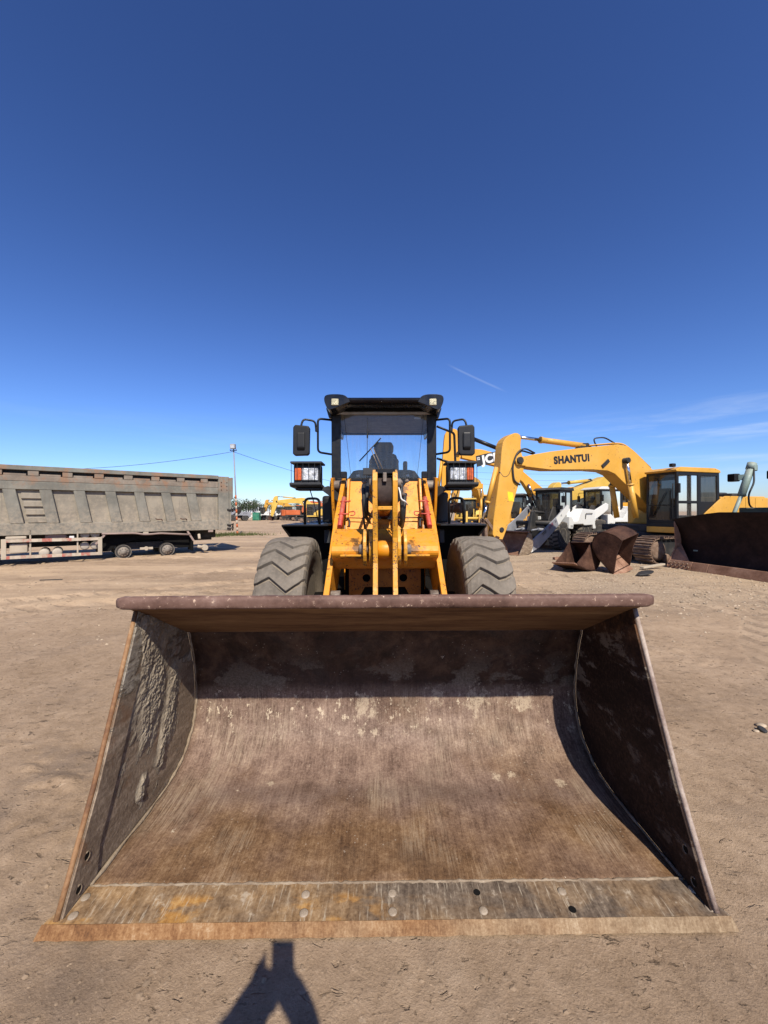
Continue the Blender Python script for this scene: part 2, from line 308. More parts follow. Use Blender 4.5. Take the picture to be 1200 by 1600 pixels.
M['rust_edge'] = rusty('rusty_plate_edge', [(0.085, 0.042, 0.026), (0.20, 0.098, 0.046), (0.31, 0.175, 0.085), (0.46, 0.36, 0.26)], 7, 0.7, 0.5)
M['rim_pale'] = rusty('worn_pale_plate_edge', [(0.12, 0.075, 0.055), (0.27, 0.20, 0.165), (0.42, 0.34, 0.28), (0.55, 0.47, 0.38)], 9, 0.7, 0.5)
M['bolt'] = rusty('worn_bolt_steel', [(0.18, 0.14, 0.10), (0.34, 0.27, 0.20), (0.48, 0.40, 0.30)], 22, 0.5, 0.4)
M['weld'] = rusty('weld_dust', [(0.11, 0.08, 0.06), (0.21, 0.155, 0.105), (0.32, 0.25, 0.175), (0.46, 0.375, 0.275)], 9, 0.85, 0.9)

# ---------------------------------------------------------------- mesh helpers
ORG = [0.0, 0.0, 0.0]
def frame(d):
    d = Vector(d).normalized(); a = Vector((0, 0, 1)) if abs(d.z) < 0.95 else Vector((1, 0, 0))
    u = d.cross(a).normalized(); return d, u, u.cross(d).normalized()
def fillet(pts, r, n=4):
    pts = [Vector(p) for p in pts]; out = [pts[0]]
    for a, b, c in zip(pts, pts[1:], pts[2:]):
        d1, d2 = (a - b), (c - b); q = min(r, d1.length * 0.49, d2.length * 0.49)
        p, e = b + d1.normalized() * q, b + d2.normalized() * q
        for i in range(n + 1):
            t_ = i / n; out.append(p * (1 - t_) ** 2 + b * 2 * t_ * (1 - t_) + e * t_ ** 2)
    out.append(pts[-1]); return out
class MB:
    def __init__(s): s.v = []; s.f = []; s.s = []
    def add(s, vs, fs, sm=False):
        k = len(s.v); s.v += [tuple(v) for v in vs]
        for f in fs: s.f.append(tuple(i + k for i in f)); s.s.append(sm)
        return s
    def box(s, x0, x1, y0, y1, z0, z1):
        v = [(x, y, z) for z in (z0, z1) for y in (y0, y1) for x in (x0, x1)]
        return s.add(v, [(0, 2, 3, 1), (4, 5, 7, 6), (0, 1, 5, 4), (2, 6, 7, 3), (0, 4, 6, 2), (1, 3, 7, 5)])
    def bar(s, p0, p1, w, h, up=(0, 0, 1)):
        p0, p1 = Vector(p0), Vector(p1); d = (p1 - p0).normalized(); up = Vector(up)
        if abs(d.dot(up)) > 0.98: up = Vector((1, 0, 0))
        x = d.cross(up).normalized() * w / 2; y = x.cross(d).normalized() * h / 2
        v = [p + x * a + y * b for p in (p0, p1) for a, b in ((-1, -1), (1, -1), (1, 1), (-1, 1))]
        return s.add(v, [(3, 2, 1, 0), (4, 5, 6, 7), (0, 1, 5, 4), (1, 2, 6, 5), (2, 3, 7, 6), (3, 0, 4, 7)])
    def prism(s, pts, a, b, axis='x', sm=False):
        mk = {'x': lambda p, t: (t, p[0], p[1]), 'y': lambda p, t: (p[0], t, p[1]), 'z': lambda p, t: (p[0], p[1], t)}[axis]
        n = len(pts); v = [mk(p, a) for p in pts] + [mk(p, b) for p in pts]
        s.add(v, [tuple(range(n)), tuple(range(2 * n - 1, n - 1, -1))])
        k = len(s.v) - 2 * n
        for i in range(n):
            j = (i + 1) % n; s.f.append((k + i, k + j, k + n + j, k + n + i)); s.s.append(sm)
        return s
    def tube(s, pts, r, n=8, cap=True):
        pts = [Vector(p) for p in pts]; rings = []
        d, u, w = frame(pts[1] - pts[0]); m = len(pts)
        for i, p in enumerate(pts):
            q = (pts[min(i + 1, m - 1)] - pts[max(i - 1, 0)]).normalized()
            u = (u - q * u.dot(q)).normalized(); w = q.cross(u)
            rr = r[i] if isinstance(r, (list, tuple)) else r
            rings.append([p + (u * math.cos(6.28318 * k / n) + w * math.sin(6.28318 * k / n)) * rr for k in range(n)])
        v = [q for rg in rings for q in rg]; fs = []
        for i in range(m - 1):
            for k in range(n):
                a, b = i * n + k, i * n + (k + 1) % n; fs.append((a, b, b + n, a + n))
        s.add(v, fs, True)
        if cap:
            kk = len(s.v) - len(v)
            s.f.append(tuple(kk + i for i in range(n))[::-1]); s.s.append(False)
            s.f.append(tuple(kk + (m - 1) * n + i for i in range(n))); s.s.append(False)
        return s
    def cyl(s, p0, p1, r, n=16, r2=None):
        return s.tube([p0, p1], [r, r if r2 is None else r2], n)
    def lathe(s, prof, c=(0, 0, 0), axis='x', n=32, sm=True):
        """prof: (radius, position along axis)"""
        c = Vector(c); v = []
        for r, q in prof:
            for k in range(n):
                a = 2 * math.pi * k / n; y, z = r * math.cos(a), r * math.sin(a)
                v.append(c + Vector({'x': (q, y, z), 'y': (y, q, z), 'z': (y, z, q)}[axis]))
        fs = []
        for i in range(len(prof) - 1):
            for k in range(n):
                a, b = i * n + k, i * n + (k + 1) % n; fs.append((a, b, b + n, a + n))
        s.add(v, fs, sm); kk = len(s.v) - len(v)
        if prof[0][0] > 1e-4: s.f.append(tuple(kk + i for i in range(n))); s.s.append(False)
        if prof[-1][0] > 1e-4: s.f.append(tuple(kk + (len(prof) - 1) * n + i for i in range(n))); s.s.append(False)
        return s
    def ball(s, c, r, n=10, m=6, sq=(1, 1, 1)):
        c = Vector(c); v = []; fs = []
        for i in range(m + 1):
            th = math.pi * i / m
            for k in range(n):
                a = 2 * math.pi * k / n
                v.append(c + Vector((r * sq[0] * math.sin(th) * math.cos(a), r * sq[1] * math.sin(th) * math.sin(a), r * sq[2] * math.cos(th))))
        for i in range(m):
            for k in range(n):
                a, b = i * n + k, i * n + (k + 1) % n; fs.append((a, b, b + n, a + n))
        return s.add(v, fs, True)
    def build(s, name, mat, parent=None, bev=0.0, seg=2, cat=None, label=None, group=None, kind=None, weld=True):
        me = bpy.data.meshes.new(name)
        me.from_pydata([(x - ORG[0], y - ORG[1], z - ORG[2]) for x, y, z in s.v], [], s.f)
        me.polygons.foreach_set('use_smooth', s.s)
        bm = bmesh.new(); bm.from_mesh(me)
        if weld: bmesh.ops.remove_doubles(bm, verts=bm.verts, dist=1e-5)
        bmesh.ops.recalc_face_normals(bm, faces=bm.faces)
        if bev > 0:
            ed = [e for e in bm.edges if len(e.link_faces) == 2 and e.calc_face_angle(0) > R(32)]
            try: bmesh.ops.bevel(bm, geom=ed, offset=bev, segments=seg, profile=0.6, affect='EDGES', clamp_overlap=True)
            except Exception as ex: print('bevel', name, ex)
        bm.to_mesh(me); bm.free()
        me.materials.append(M[mat] if isinstance(mat, str) else mat)
        o = bpy.data.objects.new(name, me); COL.objects.link(o)
        if parent is not None: o.parent = parent
        return tag(o, label, cat, group, kind)
def tag(o, label=None, cat=None, group=None, kind=None):
    if label: o['label'] = label
    if cat: o['category'] = cat
    if group: o['group'] = group
    if kind: o['kind'] = kind
    return o
def thing(name, loc, rz=0.0, label=None, cat=None, group=None, rot=None):
    o = bpy.data.objects.new(name, None); COL.objects.link(o); o.location = loc
    o.rotation_euler = rot if rot else (0, 0, rz); o.empty_display_size = 0.3
    return tag(o, label, cat, group)
def copy_tree(o, parent=None):
    c = o.copy(); COL.objects.link(c); c.parent = parent
    for ch in list(o.children): copy_tree(ch, c)
    return c
def text_mesh(name, body, size, mat, parent, mtx, offset=0.0, extrude=0.002, shear=0.0, spacing=1.0):
    cu = bpy.data.curves.new(name, 'FONT'); cu.body = body; cu.size = size; cu.offset = offset; cu.extrude = extrude; cu.shear = shear
    cu.space_character = spacing; cu.align_x = 'CENTER'; cu.align_y = 'CENTER'
    tmp = bpy.data.objects.new(name + '_tmp', cu); COL.objects.link(tmp)
    dg = bpy.context.evaluated_depsgraph_get(); dg.update()
    me = bpy.data.meshes.new_from_object(tmp.evaluated_get(dg)); bpy.data.objects.remove(tmp)
    me.transform(mtx); me.materials.clear(); me.materials.append(M[mat])
    o = bpy.data.objects.new(name, me); COL.objects.link(o); o.parent = parent
    return o
def smooth2(pts, it=2):
    """Chaikin smoothing of a closed or open 2-D outline, ends kept"""
    for _ in range(it):
        q = [pts[0]]
        for a, b in zip(pts, pts[1:]):
            q += [(a[0] * .75 + b[0] * .25, a[1] * .75 + b[1] * .25), (a[0] * .25 + b[0] * .75, a[1] * .25 + b[1] * .75)]
        q.append(pts[-1]); pts = q
    return pts
# ---------------------------------------------------------------- ground
def vnoise(x, y, seed):
    xi = np.floor(x).astype(np.int64); yi = np.floor(y).astype(np.int64); fx = x - xi; fy = y - yi
    fx = fx * fx * (3 - 2 * fx); fy = fy * fy * (3 - 2 * fy)
    def h(a, b):
        n = (a * 374761393 + b * 668265263 + seed * 982451653) & 0xffffffff
        n = ((n ^ (n >> 13)) * 1274126177) & 0xffffffff
        return ((n ^ (n >> 16)) & 0xffff) / 65535.0
    return (h(xi, yi) * (1 - fx) + h(xi + 1, yi) * fx) * (1 - fy) + (h(xi, yi + 1) * (1 - fx) + h(xi + 1, yi + 1) * fx) * fy
def fbm(x, y, seed, oct_=4, g=0.5):
    s = 0; a = 1; t_ = 0
    for i in range(oct_):
        s = s + a * vnoise(x * 2 ** i + 17.3 * i, y * 2 ** i - 9.1 * i, seed + i); t_ += a; a *= g
    return s / t_
def ground_h(x, y):
    d = np.sqrt(x * x + (y - 2) ** 2)
    h = (fbm(x * 0.25, y * 0.25, 3, 3) - 0.5) * 0.10 * np.clip(d / 12, 0.10, 1) * np.clip((60 - d) / 40, 0.1, 1)
    h = h + (fbm(x * 2.2, y * 1.6, 11, 4) - 0.5) * 0.030
    # broken, clod-like patches
    rough = np.clip((fbm(x * 0.7 + 4.2, y * 0.7, 29, 3) - 0.50) * 7, 0, 1)
    rough = np.maximum(rough, np.clip(1.6 - np.sqrt(((x + 2.25) / .75) ** 2 + ((y - 2.05) / .42) ** 2), 0, 1) * (fbm(x * 2.5, y * 2.5, 71, 3) > .42))
    clod = np.abs(fbm(x * 9, y * 9, 41, 3) - 0.5) * 2
    h = h + rough * (clod * 0.042 - 0.010) + (fbm(x * 22, y * 22, 57, 3) - 0.5) * 0.007
    # wheel ruts swinging round behind the bucket on the left, and on the right
    for cx, cy, rad, w, dep, lug in ((-14, 24, 17.0, 0.22, 0.055, 15), (-14, 24, 18.9, 0.22, 0.055, 15), (-16, 28, 24.2, 0.28, 0.050, 12), (-12, 26, 14.0, 0.3, .05, 10), (14, 20, 14.6, 0.22, 0.035, 13), (14, 20, 16.6, 0.22, 0.035, 13), (-9.0, -4.0, 7.1, 0.16, 0.022, 16), (-9, -4, 8.6, 0.16, 0.022, 16)):
        rr = np.sqrt((x - cx) ** 2 + (y - cy) ** 2) - rad; ang = np.arctan2(y - cy, x - cx) * rad
        band = np.exp(-(rr / w) ** 4)
        h = h - band * dep * (0.55 + 0.45 * np.sin(ang * lug + np.abs(rr) * 14)) + np.exp(-((np.abs(rr) - w * 1.25) / 0.07) ** 2) * dep * 0.5
    # level under the bucket and round the machines that stand on it
    flat = np.clip((np.maximum(np.abs(x) - 1.30, np.abs(y - 2.1) - 0.72)) / 0.25, 0.0, 1)
    h = h * flat - 0.012 * (1 - flat)
    return h
def make_ground():
    n = 940; a = 0.70; b = 8.87
    u = np.linspace(-1, 1, n); s = a * np.sinh(b * u)
    xs = s; ys = s + 2.2
    X, Y = np.meshgrid(xs, ys); Z = ground_h(X, Y)
    far = np.sqrt(X ** 2 + Y ** 2); Z = np.where(far > 90, 0.0, Z)
    co = np.stack([X, Y, Z], -1).reshape(-1, 3)
    i = np.arange((n - 1) * (n - 1)); r, c = i // (n - 1), i % (n - 1); k = r * n + c
    fa = np.stack([k, k + 1, k + n + 1, k + n], -1)
    me = bpy.data.meshes.new('ground'); me.vertices.add(n * n); me.vertices.foreach_set('co', co.ravel())
    me.loops.add(fa.size); me.loops.foreach_set('vertex_index', fa.ravel())
    me.polygons.add(len(fa)); me.polygons.foreach_set('loop_start', np.arange(len(fa)) * 4); me.polygons.foreach_set('loop_total', np.full(len(fa), 4))
    me.polygons.foreach_set('use_smooth', np.ones(len(fa), bool)); me.update(); me.validate()
    t = NT('packed_dirt'); o = t.co(); p = t.sep(o)
    n0 = t.noise(o, 0.16, 5, 0.6, 0.6); n1 = t.noise(o, 1.1, 7, 0.62); n2 = t.noise(o, 11, 8, 0.72); n3 = t.noise(o, 110, 5, 0.75)
    f = t.math('ADD', t.math('MULTIPLY', n1, 0.36), t.math('ADD', t.math('MULTIPLY', n2, 0.34), t.math('MULTIPLY', n3, 0.30)))
    c = t.ramp(f, [(0.34, (0.175, 0.115, 0.070)), (0.45, (0.295, 0.206, 0.132)), (0.53, (0.37, 0.264, 0.174)), (0.66, (0.50, 0.372, 0.258))])
    # paler dry dust in long bands farther off, greyer gravel to the right
    tracks = t.noise(t.co((0.10, 0.85, 1), (0, 0, R(-14))), 1.0, 5, 0.6, 0.3)
    fary = t.rng(p[1], 3.0, 9.0)
    c = t.mix(t.math('MULTIPLY', t.math('MULTIPLY', fary, t.rng(tracks, 0.36, 0.62, 0.0, 1.0)), 0.80), c, (0.56, 0.405, 0.262))
    grav = t.math('MULTIPLY', t.rng(p[0], 1.5, 5.0), t.math('MULTIPLY', t.rng(p[1], 5.0, 7.5), t.rng(n0, 0.2, 0.55)))
    gv = t.ramp(t.noise(o, 24, 6, 0.78), [(0.36, (0.18, 0.135, 0.09)), (0.52, (0.38, 0.30, 0.21)), (0.66, (0.60, 0.50, 0.38))])
    c = t.mix(t.math('MULTIPLY', grav, 0.70), c, gv)
    # damp darker ground, most of it low at left
    lft = t.math('MULTIPLY', t.rng(p[0], -0.6, -1.6), t.rng(p[1], 3.4, 1.6))
    dk = t.math('MULTIPLY', t.rng(t.noise(t.co((1, 1.6, 1), (0, 0, 0.5)), 1.3, 7, 0.68, 0.4), 0.50, 0.66), t.math('ADD', 0.22, t.math('MULTIPLY', lft, 0.45)))
    c = t.mix(dk, c, (0.155, 0.116, 0.090))
    ch = t.math('MULTIPLY', t.rng(t.voro(o, 40), 0.07, 0.11, 1, 0), t.rng(t.noise(o, 2.2, 3), 0.48, 0.62))
    c = t.mix(t.math('MULTIPLY', ch, 0.55), c, (0.54, 0.44, 0.34))
    # short scuffs and dents pressed into the crust
    sc = t.noise(t.co((1, 2.4, 1), (0, 0, R(35))), 9, 4, 0.6, 0.8)
    dent = t.math('MULTIPLY', t.rng(sc, 0.38, 0.30), t.rng(n1, 0.40, 0.60))
    h = t.math('ADD', t.math('MULTIPLY', n2, 0.42), t.math('SUBTRACT', t.math('MULTIPLY', n3, 0.20), t.math('MULTIPLY', dent, 0.55)))
    # small dents, painted dark like pit shade and clod shadows, in drifts
    for sc_, th, st_, ax in ((13, .345, .62, 28), (30, .335, .55, -20), (5, .30, .5, 12)):
        pn = t.noise(t.co((1, 2.1, 1), (0, 0, R(ax)), (sc_ * .37, 0, 0)), sc_, 5, 0.62, 0.5)
        pm = t.math('MULTIPLY', t.rng(pn, th + .02, th - .02), t.rng(t.noise(o, 1.7, 4, 0.6), 0.36, 0.56, 0.12, 1.0))
        c = t.mix(t.math('MULTIPLY', pm, st_), c, (0.105, 0.070, 0.045)); h = t.math('SUBTRACT', h, t.math('MULTIPLY', pm, 0.30))
    # tread prints along the wheel ruts
    for cx, cy, rad, w_, lug in ((-14, 24, 17.0, .24, 15), (-14, 24, 18.9, .24, 15), (-16, 28, 24.2, .28, 12), (14, 20, 14.6, .24, 13), (14, 20, 16.6, .24, 13), (-12, 26, 14.0, .3, 10), (13.5, -3, 11.9, .22, 14), (13.5, -3, 10.1, .22, 14)):
        dx, dy = t.math('SUBTRACT', p[0], cx), t.math('SUBTRACT', p[1], cy)
        dd = t.math('SQRT', t.math('ADD', t.math('MULTIPLY', dx, dx), t.math('MULTIPLY', dy, dy)))
        rr = t.math('ABSOLUTE', t.math('SUBTRACT', t.math('ADD', dd, t.rng(n1, 0.3, 0.7, -.06, .06, False)), rad))
        band = t.math('MULTIPLY', t.rng(rr, w_, w_ * .75), t.rng(t.noise(o, .8, 4), 0.36, 0.54))
        lg = t.math('SINE', t.math('ADD', t.math('MULTIPLY', t.math('ARCTAN2', dy, dx), rad * lug), t.math('MULTIPLY', rr, 14)))
        gr = t.math('MULTIPLY', band, t.rng(lg, -.2, .5))
        c = t.mix(t.math('MULTIPLY', band, .28), c, (0.47, 0.35, 0.24)); c = t.mix(t.math('MULTIPLY', gr, .38), c, (0.17, 0.118, 0.078))
        h = t.math('SUBTRACT', h, t.math('MULTIPLY', gr, .5))
    lt = t.noise(t.co((1, 1.8, 1), loc=(4, 7, 0)), 22, 5, 0.65, 0.4)
    c = t.mix(t.math('MULTIPLY', t.rng(lt, 0.63, 0.68), 0.45), c, (0.50, 0.38, 0.27))
    m = t.done(c, 0.95, 0, t.bump(h, 1.0, 0.026), 0.15)
    me.materials.append(m)
    o = bpy.data.objects.new('ground', me); COL.objects.link(o); o['kind'] = 'structure'
make_ground()

def scatter(name, label, cat, mat, n, place, size, seed, squash=0.6):
    rnd = random.Random(seed); mb = MB()
    base = [(0, 0, 1), (0.9, 0, 0.4), (0.28, 0.85, 0.4), (-0.72, 0.52, 0.4), (-0.72, -0.52, 0.4), (0.28, -0.85, 0.4), (0.72, 0.52, -0.3), (-0.28, 0.85, -0.3), (-0.9, 0, -0.3), (-0.28, -0.85, -0.3), (0.72, -0.52, -0.3)]
    fs = [(0, 1, 2), (0, 2, 3), (0, 3, 4), (0, 4, 5), (0, 5, 1), (1, 6, 2), (2, 6, 7), (2, 7, 3), (3, 7, 8), (3, 8, 4), (4, 8, 9), (4, 9, 5), (5, 9, 10), (5, 10, 1), (1, 10, 6)]
    pts = [place(rnd) for _ in range(n)]
    hz = ground_h(np.array([p[0] for p in pts]), np.array([p[1] for p in pts]))
    for (x, y), z in zip(pts, hz):
        r = size(rnd); a = rnd.random() * 6.28; ca, sa = math.cos(a), math.sin(a); e = 0.6 + rnd.random() * 0.8
        vs = []
        for q in base:
            j = 0.75 + rnd.random() * 0.5
            X, Y = q[0] * r * j * e, q[1] * r * j
            vs.append((x + X * ca - Y * sa, y + X * sa + Y * ca, z + q[2] * r * squash * j))
        mb.add(vs, fs)
    return mb.build(name, mat, None, weld=False, kind='stuff', label=label, cat=cat)
M['clod'] = plain('dry_clods', (0.25, 0.18, 0.12), 0.95, 0, 0.15, 0.35, 9)
M['gravel_stone'] = plain('tan_gravel', (0.40, 0.315, 0.225), 0.9, 0, 0.2, 0.45, 5)
M['stone'] = plain('pale_stones', (0.50, 0.43, 0.35), 0.9, 0, 0.2, 0.35, 7)
def _pl_near(r):
    while True:
        x, y = r.uniform(-4.5, 4.5), 0.9 + 7 * r.random() ** 1.6
        if not (abs(x) < 1.32 and 1.36 < y < 2.9): 
            if (vnoise(np.array([x * .9]), np.array([y * .9]), 5)[0]) > r.uniform(0.25, 0.95): return x, y
def _pl_far(r):
    y = 4.5 + 34 * r.random() ** 1.5; return r.uniform(-0.95, 1.0) * y, y
def _pl_right(r):
    y = 5.5 + 10 * r.random() ** .8; return y * (0.16 + .84 * math.sqrt(r.random())), y
scatter('dirt_clods', 'small dry clods of earth strewn over the packed dirt', 'soil', 'clod', 7000, _pl_near, lambda r: 0.002 + 0.010 * r.random() ** 5, 1)
scatter('stone_chips', 'pale stone chips lying about the open yard', 'stones', 'gravel_stone', 4500, _pl_far, lambda r: 0.004 + 0.020 * r.random() ** 5, 2)
scatter('gravel', 'loose pale gravel on the ground in front of the parked machines at right', 'gravel', 'gravel_stone', 7000, _pl_right, lambda r: 0.006 + 0.024 * r.random() ** 4, 3)

# ---------------------------------------------------------------- the wheel loader in front
ORG[:] = [0, 4, 0]
LD = thing('wheel_loader', (-.02, 4, 0), R(0.55), 'orange wheel loader seen head-on, its wide rusty bucket resting on the dirt', 'wheel loader')
# bucket shell -----------------------------------------------------
HW = 1.18
prof = [(1.57, .030), (1.95, .030), (2.12, .036), (2.24, .066), (2.34, .120), (2.41, .195), (2.45, .29), (2.463, .38), (2.452, .52), (2.41, .68), (2.37, .79)]
prof = smooth2(prof, 2)
def shell(prof, hw, th, nx):
    mb = MB(); m = len(prof); nrm = []
    for i in range(m):
        a, b = prof[max(i - 1, 0)], prof[min(i + 1, m - 1)]; dy, dz = b[0] - a[0], b[1] - a[1]; L = math.hypot(dy, dz); nrm.append((dz / L, -dy / L))
    rnd = random.Random(4)
    vi = []; vo = []
    for i, (y, z) in enumerate(prof):
        for k in range(nx + 1):
            x = -hw + 2 * hw * k / nx
            w = 0.006 * math.sin(x * 3.1 + i * .31) * math.sin(i * .52 + 1) * (1 if 2 < i < m - 2 and 0 < k < nx else 0)
            vi.append((x, y + nrm[i][0] * w, z + nrm[i][1] * w)); 
            vo.append((x, y + nrm[i][0] * th, z + nrm[i][1] * th))
    fs = []; W = nx + 1; N = m * W
    for i in range(m - 1):
        for k in range(nx):
            a = i * W + k; fs.append((a, a + 1, a + W + 1, a + W)); fs.append((N + a, N + a + W, N + a + W + 1, N + a + 1))
    mb.add(vi + vo, fs, True)
    e = []
    for i in range(m - 1):
        for k in (0, nx): a = i * W + k; e.append((a, a + W, N + a + W, N + a))
    for k in range(nx):
        for i in (0, m - 1): a = i * W + k; e.append((a, a + 1, N + a + 1, N + a))
    for f in e: mb.f.append(f); mb.s.append(False)
    return mb
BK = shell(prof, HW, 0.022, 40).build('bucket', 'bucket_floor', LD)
BK['label'] = 'wide rusty open bucket with scraped brown steel floor'
# cutting edge: plan narrows behind the side plates
mb = MB()
def edge_ring(pairs):
    return pairs
xo = 1.247
tip = [(-xo, 1.403, 0.002), (xo, 1.403, 0.002)]; bev = [(-xo + .012, 1.4235, .036), (xo - .012, 1.4235, .036)]
mid = [(-1.215, 1.475, .036), (1.215, 1.475, .036)]; bk = [(-1.205, 1.567, .036), (1.205, 1.567, .036)]
bot = [(-1.205, 1.567, .002), (1.205, 1.567, .002), (-1.215, 1.475, .002), (1.215, 1.475, .002)]
mb.add(bev + mid + bk + bot + tip, [(0, 1, 3, 2), (2, 3, 5, 4), (4, 5, 7, 6), (8, 9, 11, 10), (6, 7, 9, 8), (0, 2, 8, 10), (2, 4, 6, 8), (1, 11, 9, 3), (3, 9, 7, 5)])
mb.build('cutting_edge', 'edge_top', BK)
# bevelled face of the edge in short lengths so that it wears unevenly
mb = MB(); nb = 60; rnd = random.Random(8); jit = [rnd.uniform(-.0022, .0022) for _ in range(nb + 1)]; jz = [rnd.uniform(-.002, .002) for _ in range(nb + 1)]
v = []
for k in range(nb + 1):
    s_ = k / nb * 2 - 1
    v += [(s_ * xo, 1.400 + jit[k], 0.001), (s_ * (xo - .012), 1.4215 + jit[k] * .3, .0372 + jz[k] * .4), (s_ * (xo - .012), 1.432, .030), (s_ * xo, 1.425, 0.0)]
fs = []
for k in range(nb):
    a = 4 * k
    for q in range(4): r_ = (q + 1) % 4; fs.append((a + q, a + r_, a + 4 + r_, a + 4 + q))
fs += [(0, 1, 2, 3), (4 * nb, 4 * nb + 3, 4 * nb + 2, 4 * nb + 1)]
mb.add(v, fs); mb.build('edge_bevel', 'edge_bevel', BK)
# weld bead with caked dust behind the edge
rnd = random.Random(3); pts = [(-1.17 + 2.34 * k / 150, 1.569 + rnd.uniform(-.0025, .0025), .036 + rnd.uniform(-.001, .002)) for k in range(151)]
MB().tube(pts, [rnd.uniform(.003, .007) for _ in pts], 6).build('weld_bead', 'weld', BK)
for sx in (-1, 1):
    pts = [(sx * (1.172 + rnd.uniform(-.003, .003)), y + rnd.uniform(-.002, .002), z + .004) for y, z in prof[::1]]
    MB().tube(pts, [rnd.uniform(.003, .010) for _ in pts], 6).build('weld_bead', 'weld', BK)
# bolts in the edge
for k in range(-3, 4):
    x0 = .0135 + .3285 * k * (1.165 / .9855 if abs(k) == 3 else 1)
    if k == -2: x0 = -.66
    for j, yy in enumerate((1.452, 1.522)):
        if (k, j) in ((-2, 0), (-2, 1)): continue
        x = x0 + (yy - 1.49) * 0.10 * -1 * (1 if k else 0)
        hole = (k, j) in ((1, 1), (2, 0))
        if hole:
            MB().lathe([(.0, .0363), (.0125, .0363), (.0135, .0375)], (x, yy, 0), 'z', 14).build('bolt_hole', 'dark_void', BK)
        else:
            MB().lathe([(.0165, .034), (.016, .0385), (.012, .0405), (.0, .041)], (x, yy, 0), 'z', 16).build('bolt', 'bolt', BK)
# side plates with their cutters
inner = [(1.437, .036), (1.488, .132), (1.617, .379), (1.729, .635), (1.90, 1.03)]
for sx in (-1, 1):
    out = inner + [(2.37, .79)] + [(y, z) for y, z in prof[::-1]]
    a, b = sx * 1.181, sx * 1.205
    # finely divided inner face so that caked mud can stand proud
    SM = 'bucket_side' if sx < 0 else 'bucket_side_shaded'
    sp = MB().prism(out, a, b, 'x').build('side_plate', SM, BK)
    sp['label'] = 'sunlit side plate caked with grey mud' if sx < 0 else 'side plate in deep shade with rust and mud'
    cut = [(1.4365, .038), (1.488, .132), (1.617, .379), (1.729, .635), (1.872, .965), (1.985, .90), (1.845, .60), (1.735, .352), (1.628, .150), (1.612, .040)]
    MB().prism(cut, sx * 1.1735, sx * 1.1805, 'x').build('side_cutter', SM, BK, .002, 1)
    MB().tube([(sx * 1.1935, y, z) for y, z in [(y - .002, z) for y, z in inner]], .0105, 8).build('plate_rim', 'rust_edge' if sx < 0 else 'rim_pale', BK)
    for yy, zz in ((1.555, .165), (1.512, .075)):
        MB().lathe([(.0, sx * 1.1732), (.0135, sx * 1.1730)], (0, yy, zz), 'x', 14).build('bolt_hole', 'dark_void', BK)
        MB().tube([(sx * 1.173, yy + .0155 * math.cos(q), zz + .0155 * math.sin(q)) for q in [i * .45 for i in range(-4, 5)]], .0028, 6).build('hole_rim', 'weld', BK)
    # wear block welded in the lower corner, with built-up dust
    blk = [(1.60, .034), (1.61, .066), (1.72, .066), (1.74, .034)]
    if 0: MB().prism(blk, sx * 1.125, sx * 1.172, 'x').build('wear_block', SM, BK, .006, 1)
def crust(name, sx, lobes, seed, thr, mat, amp):
    """dried mud caked on the inside of a side plate: a sheet with ridges and broken edges"""
    ny, nz = 250, 320; y = np.linspace(1.62, 2.36, ny); z = np.linspace(.06, 1.0, nz); Y, Z = np.meshgrid(y, z)
    yf = np.interp(Z, [q[1] for q in inner], [q[0] for q in inner]) + .10
    yb = np.interp(Z, [.03, .07, .12, .2, .3, .4, .8, 1.0], [2.0, 2.22, 2.32, 2.39, 2.43, 2.44, 2.36, 1.98]) - .03
    a = .95; U = Y * math.cos(a) + Z * math.sin(a); V = -Y * math.sin(a) + Z * math.cos(a)
    def lobe(y0_, z0_, y1_, z1_, r_):
        dx_, dz_ = y1_ - y0_, z1_ - z0_; q = np.clip(((Y - y0_) * dx_ + (Z - z0_) * dz_) / (dx_ ** 2 + dz_ ** 2), 0, 1)
        return np.exp(-(((Y - y0_ - q * dx_) ** 2 + (Z - z0_ - q * dz_) ** 2) / r_ ** 2))
    m = np.zeros_like(Y)
    for lb in lobes: m = np.maximum(m, lobe(*lb))
    m = m * .55 + (fbm(U * 12, V * 26, seed + 9, 5, .6) - .5) * .55 - np.clip((yf - Y) * 5, 0, 1) - np.clip((Y - yb) * 8, 0, 1)
    k = np.clip((m - thr) * 3.2, 0, 1) ** 1.2
    r1 = 1 - np.abs(fbm(U * 26, V * 50, seed + 3, 4, .6) * 2 - 1); r2 = fbm(U * 80, V * 120, seed + 5, 3)
    plates = np.floor(fbm(U * 20, V * 30, seed + 7, 3) * 7) / 7          # flaky steps
    H = k * (.10 + .55 * plates + .45 * r1 ** 4 + .45 * (r2 - .4)) * amp
    idx = -np.ones(Y.shape, int); vs = []; fs = []
    keep = k > .02
    for i_ in range(nz):
        for j_ in range(ny):
            idx[i_, j_] = len(vs); vs.append((sx * (1.1795 - max(0.0, float(H[i_, j_]))), float(Y[i_, j_]), float(Z[i_, j_])))
    for i_ in range(nz - 1):
        for j_ in range(ny - 1):
            if keep[i_:i_ + 2, j_:j_ + 2].any(): fs.append((idx[i_, j_], idx[i_, j_ + 1], idx[i_ + 1, j_ + 1], idx[i_ + 1, j_]))
    used = sorted({q for f in fs for q in f}); mp = {q: r_ for r_, q in enumerate(used)}
    mb = MB().add([vs[q] for q in used], [tuple(mp[q] for q in f) for f in fs], True)
    return mb.build(name, mat, BK, weld=False, kind='stuff')
M['fleck_blue'] = plain('blue_fleck', (0.10, 0.32, 0.62), 0.6)
t = NT('dried_mud'); o = t.co(); n1 = t.noise(o, 9, 7, .7); n2 = t.noise(o, 70, 5, .75)
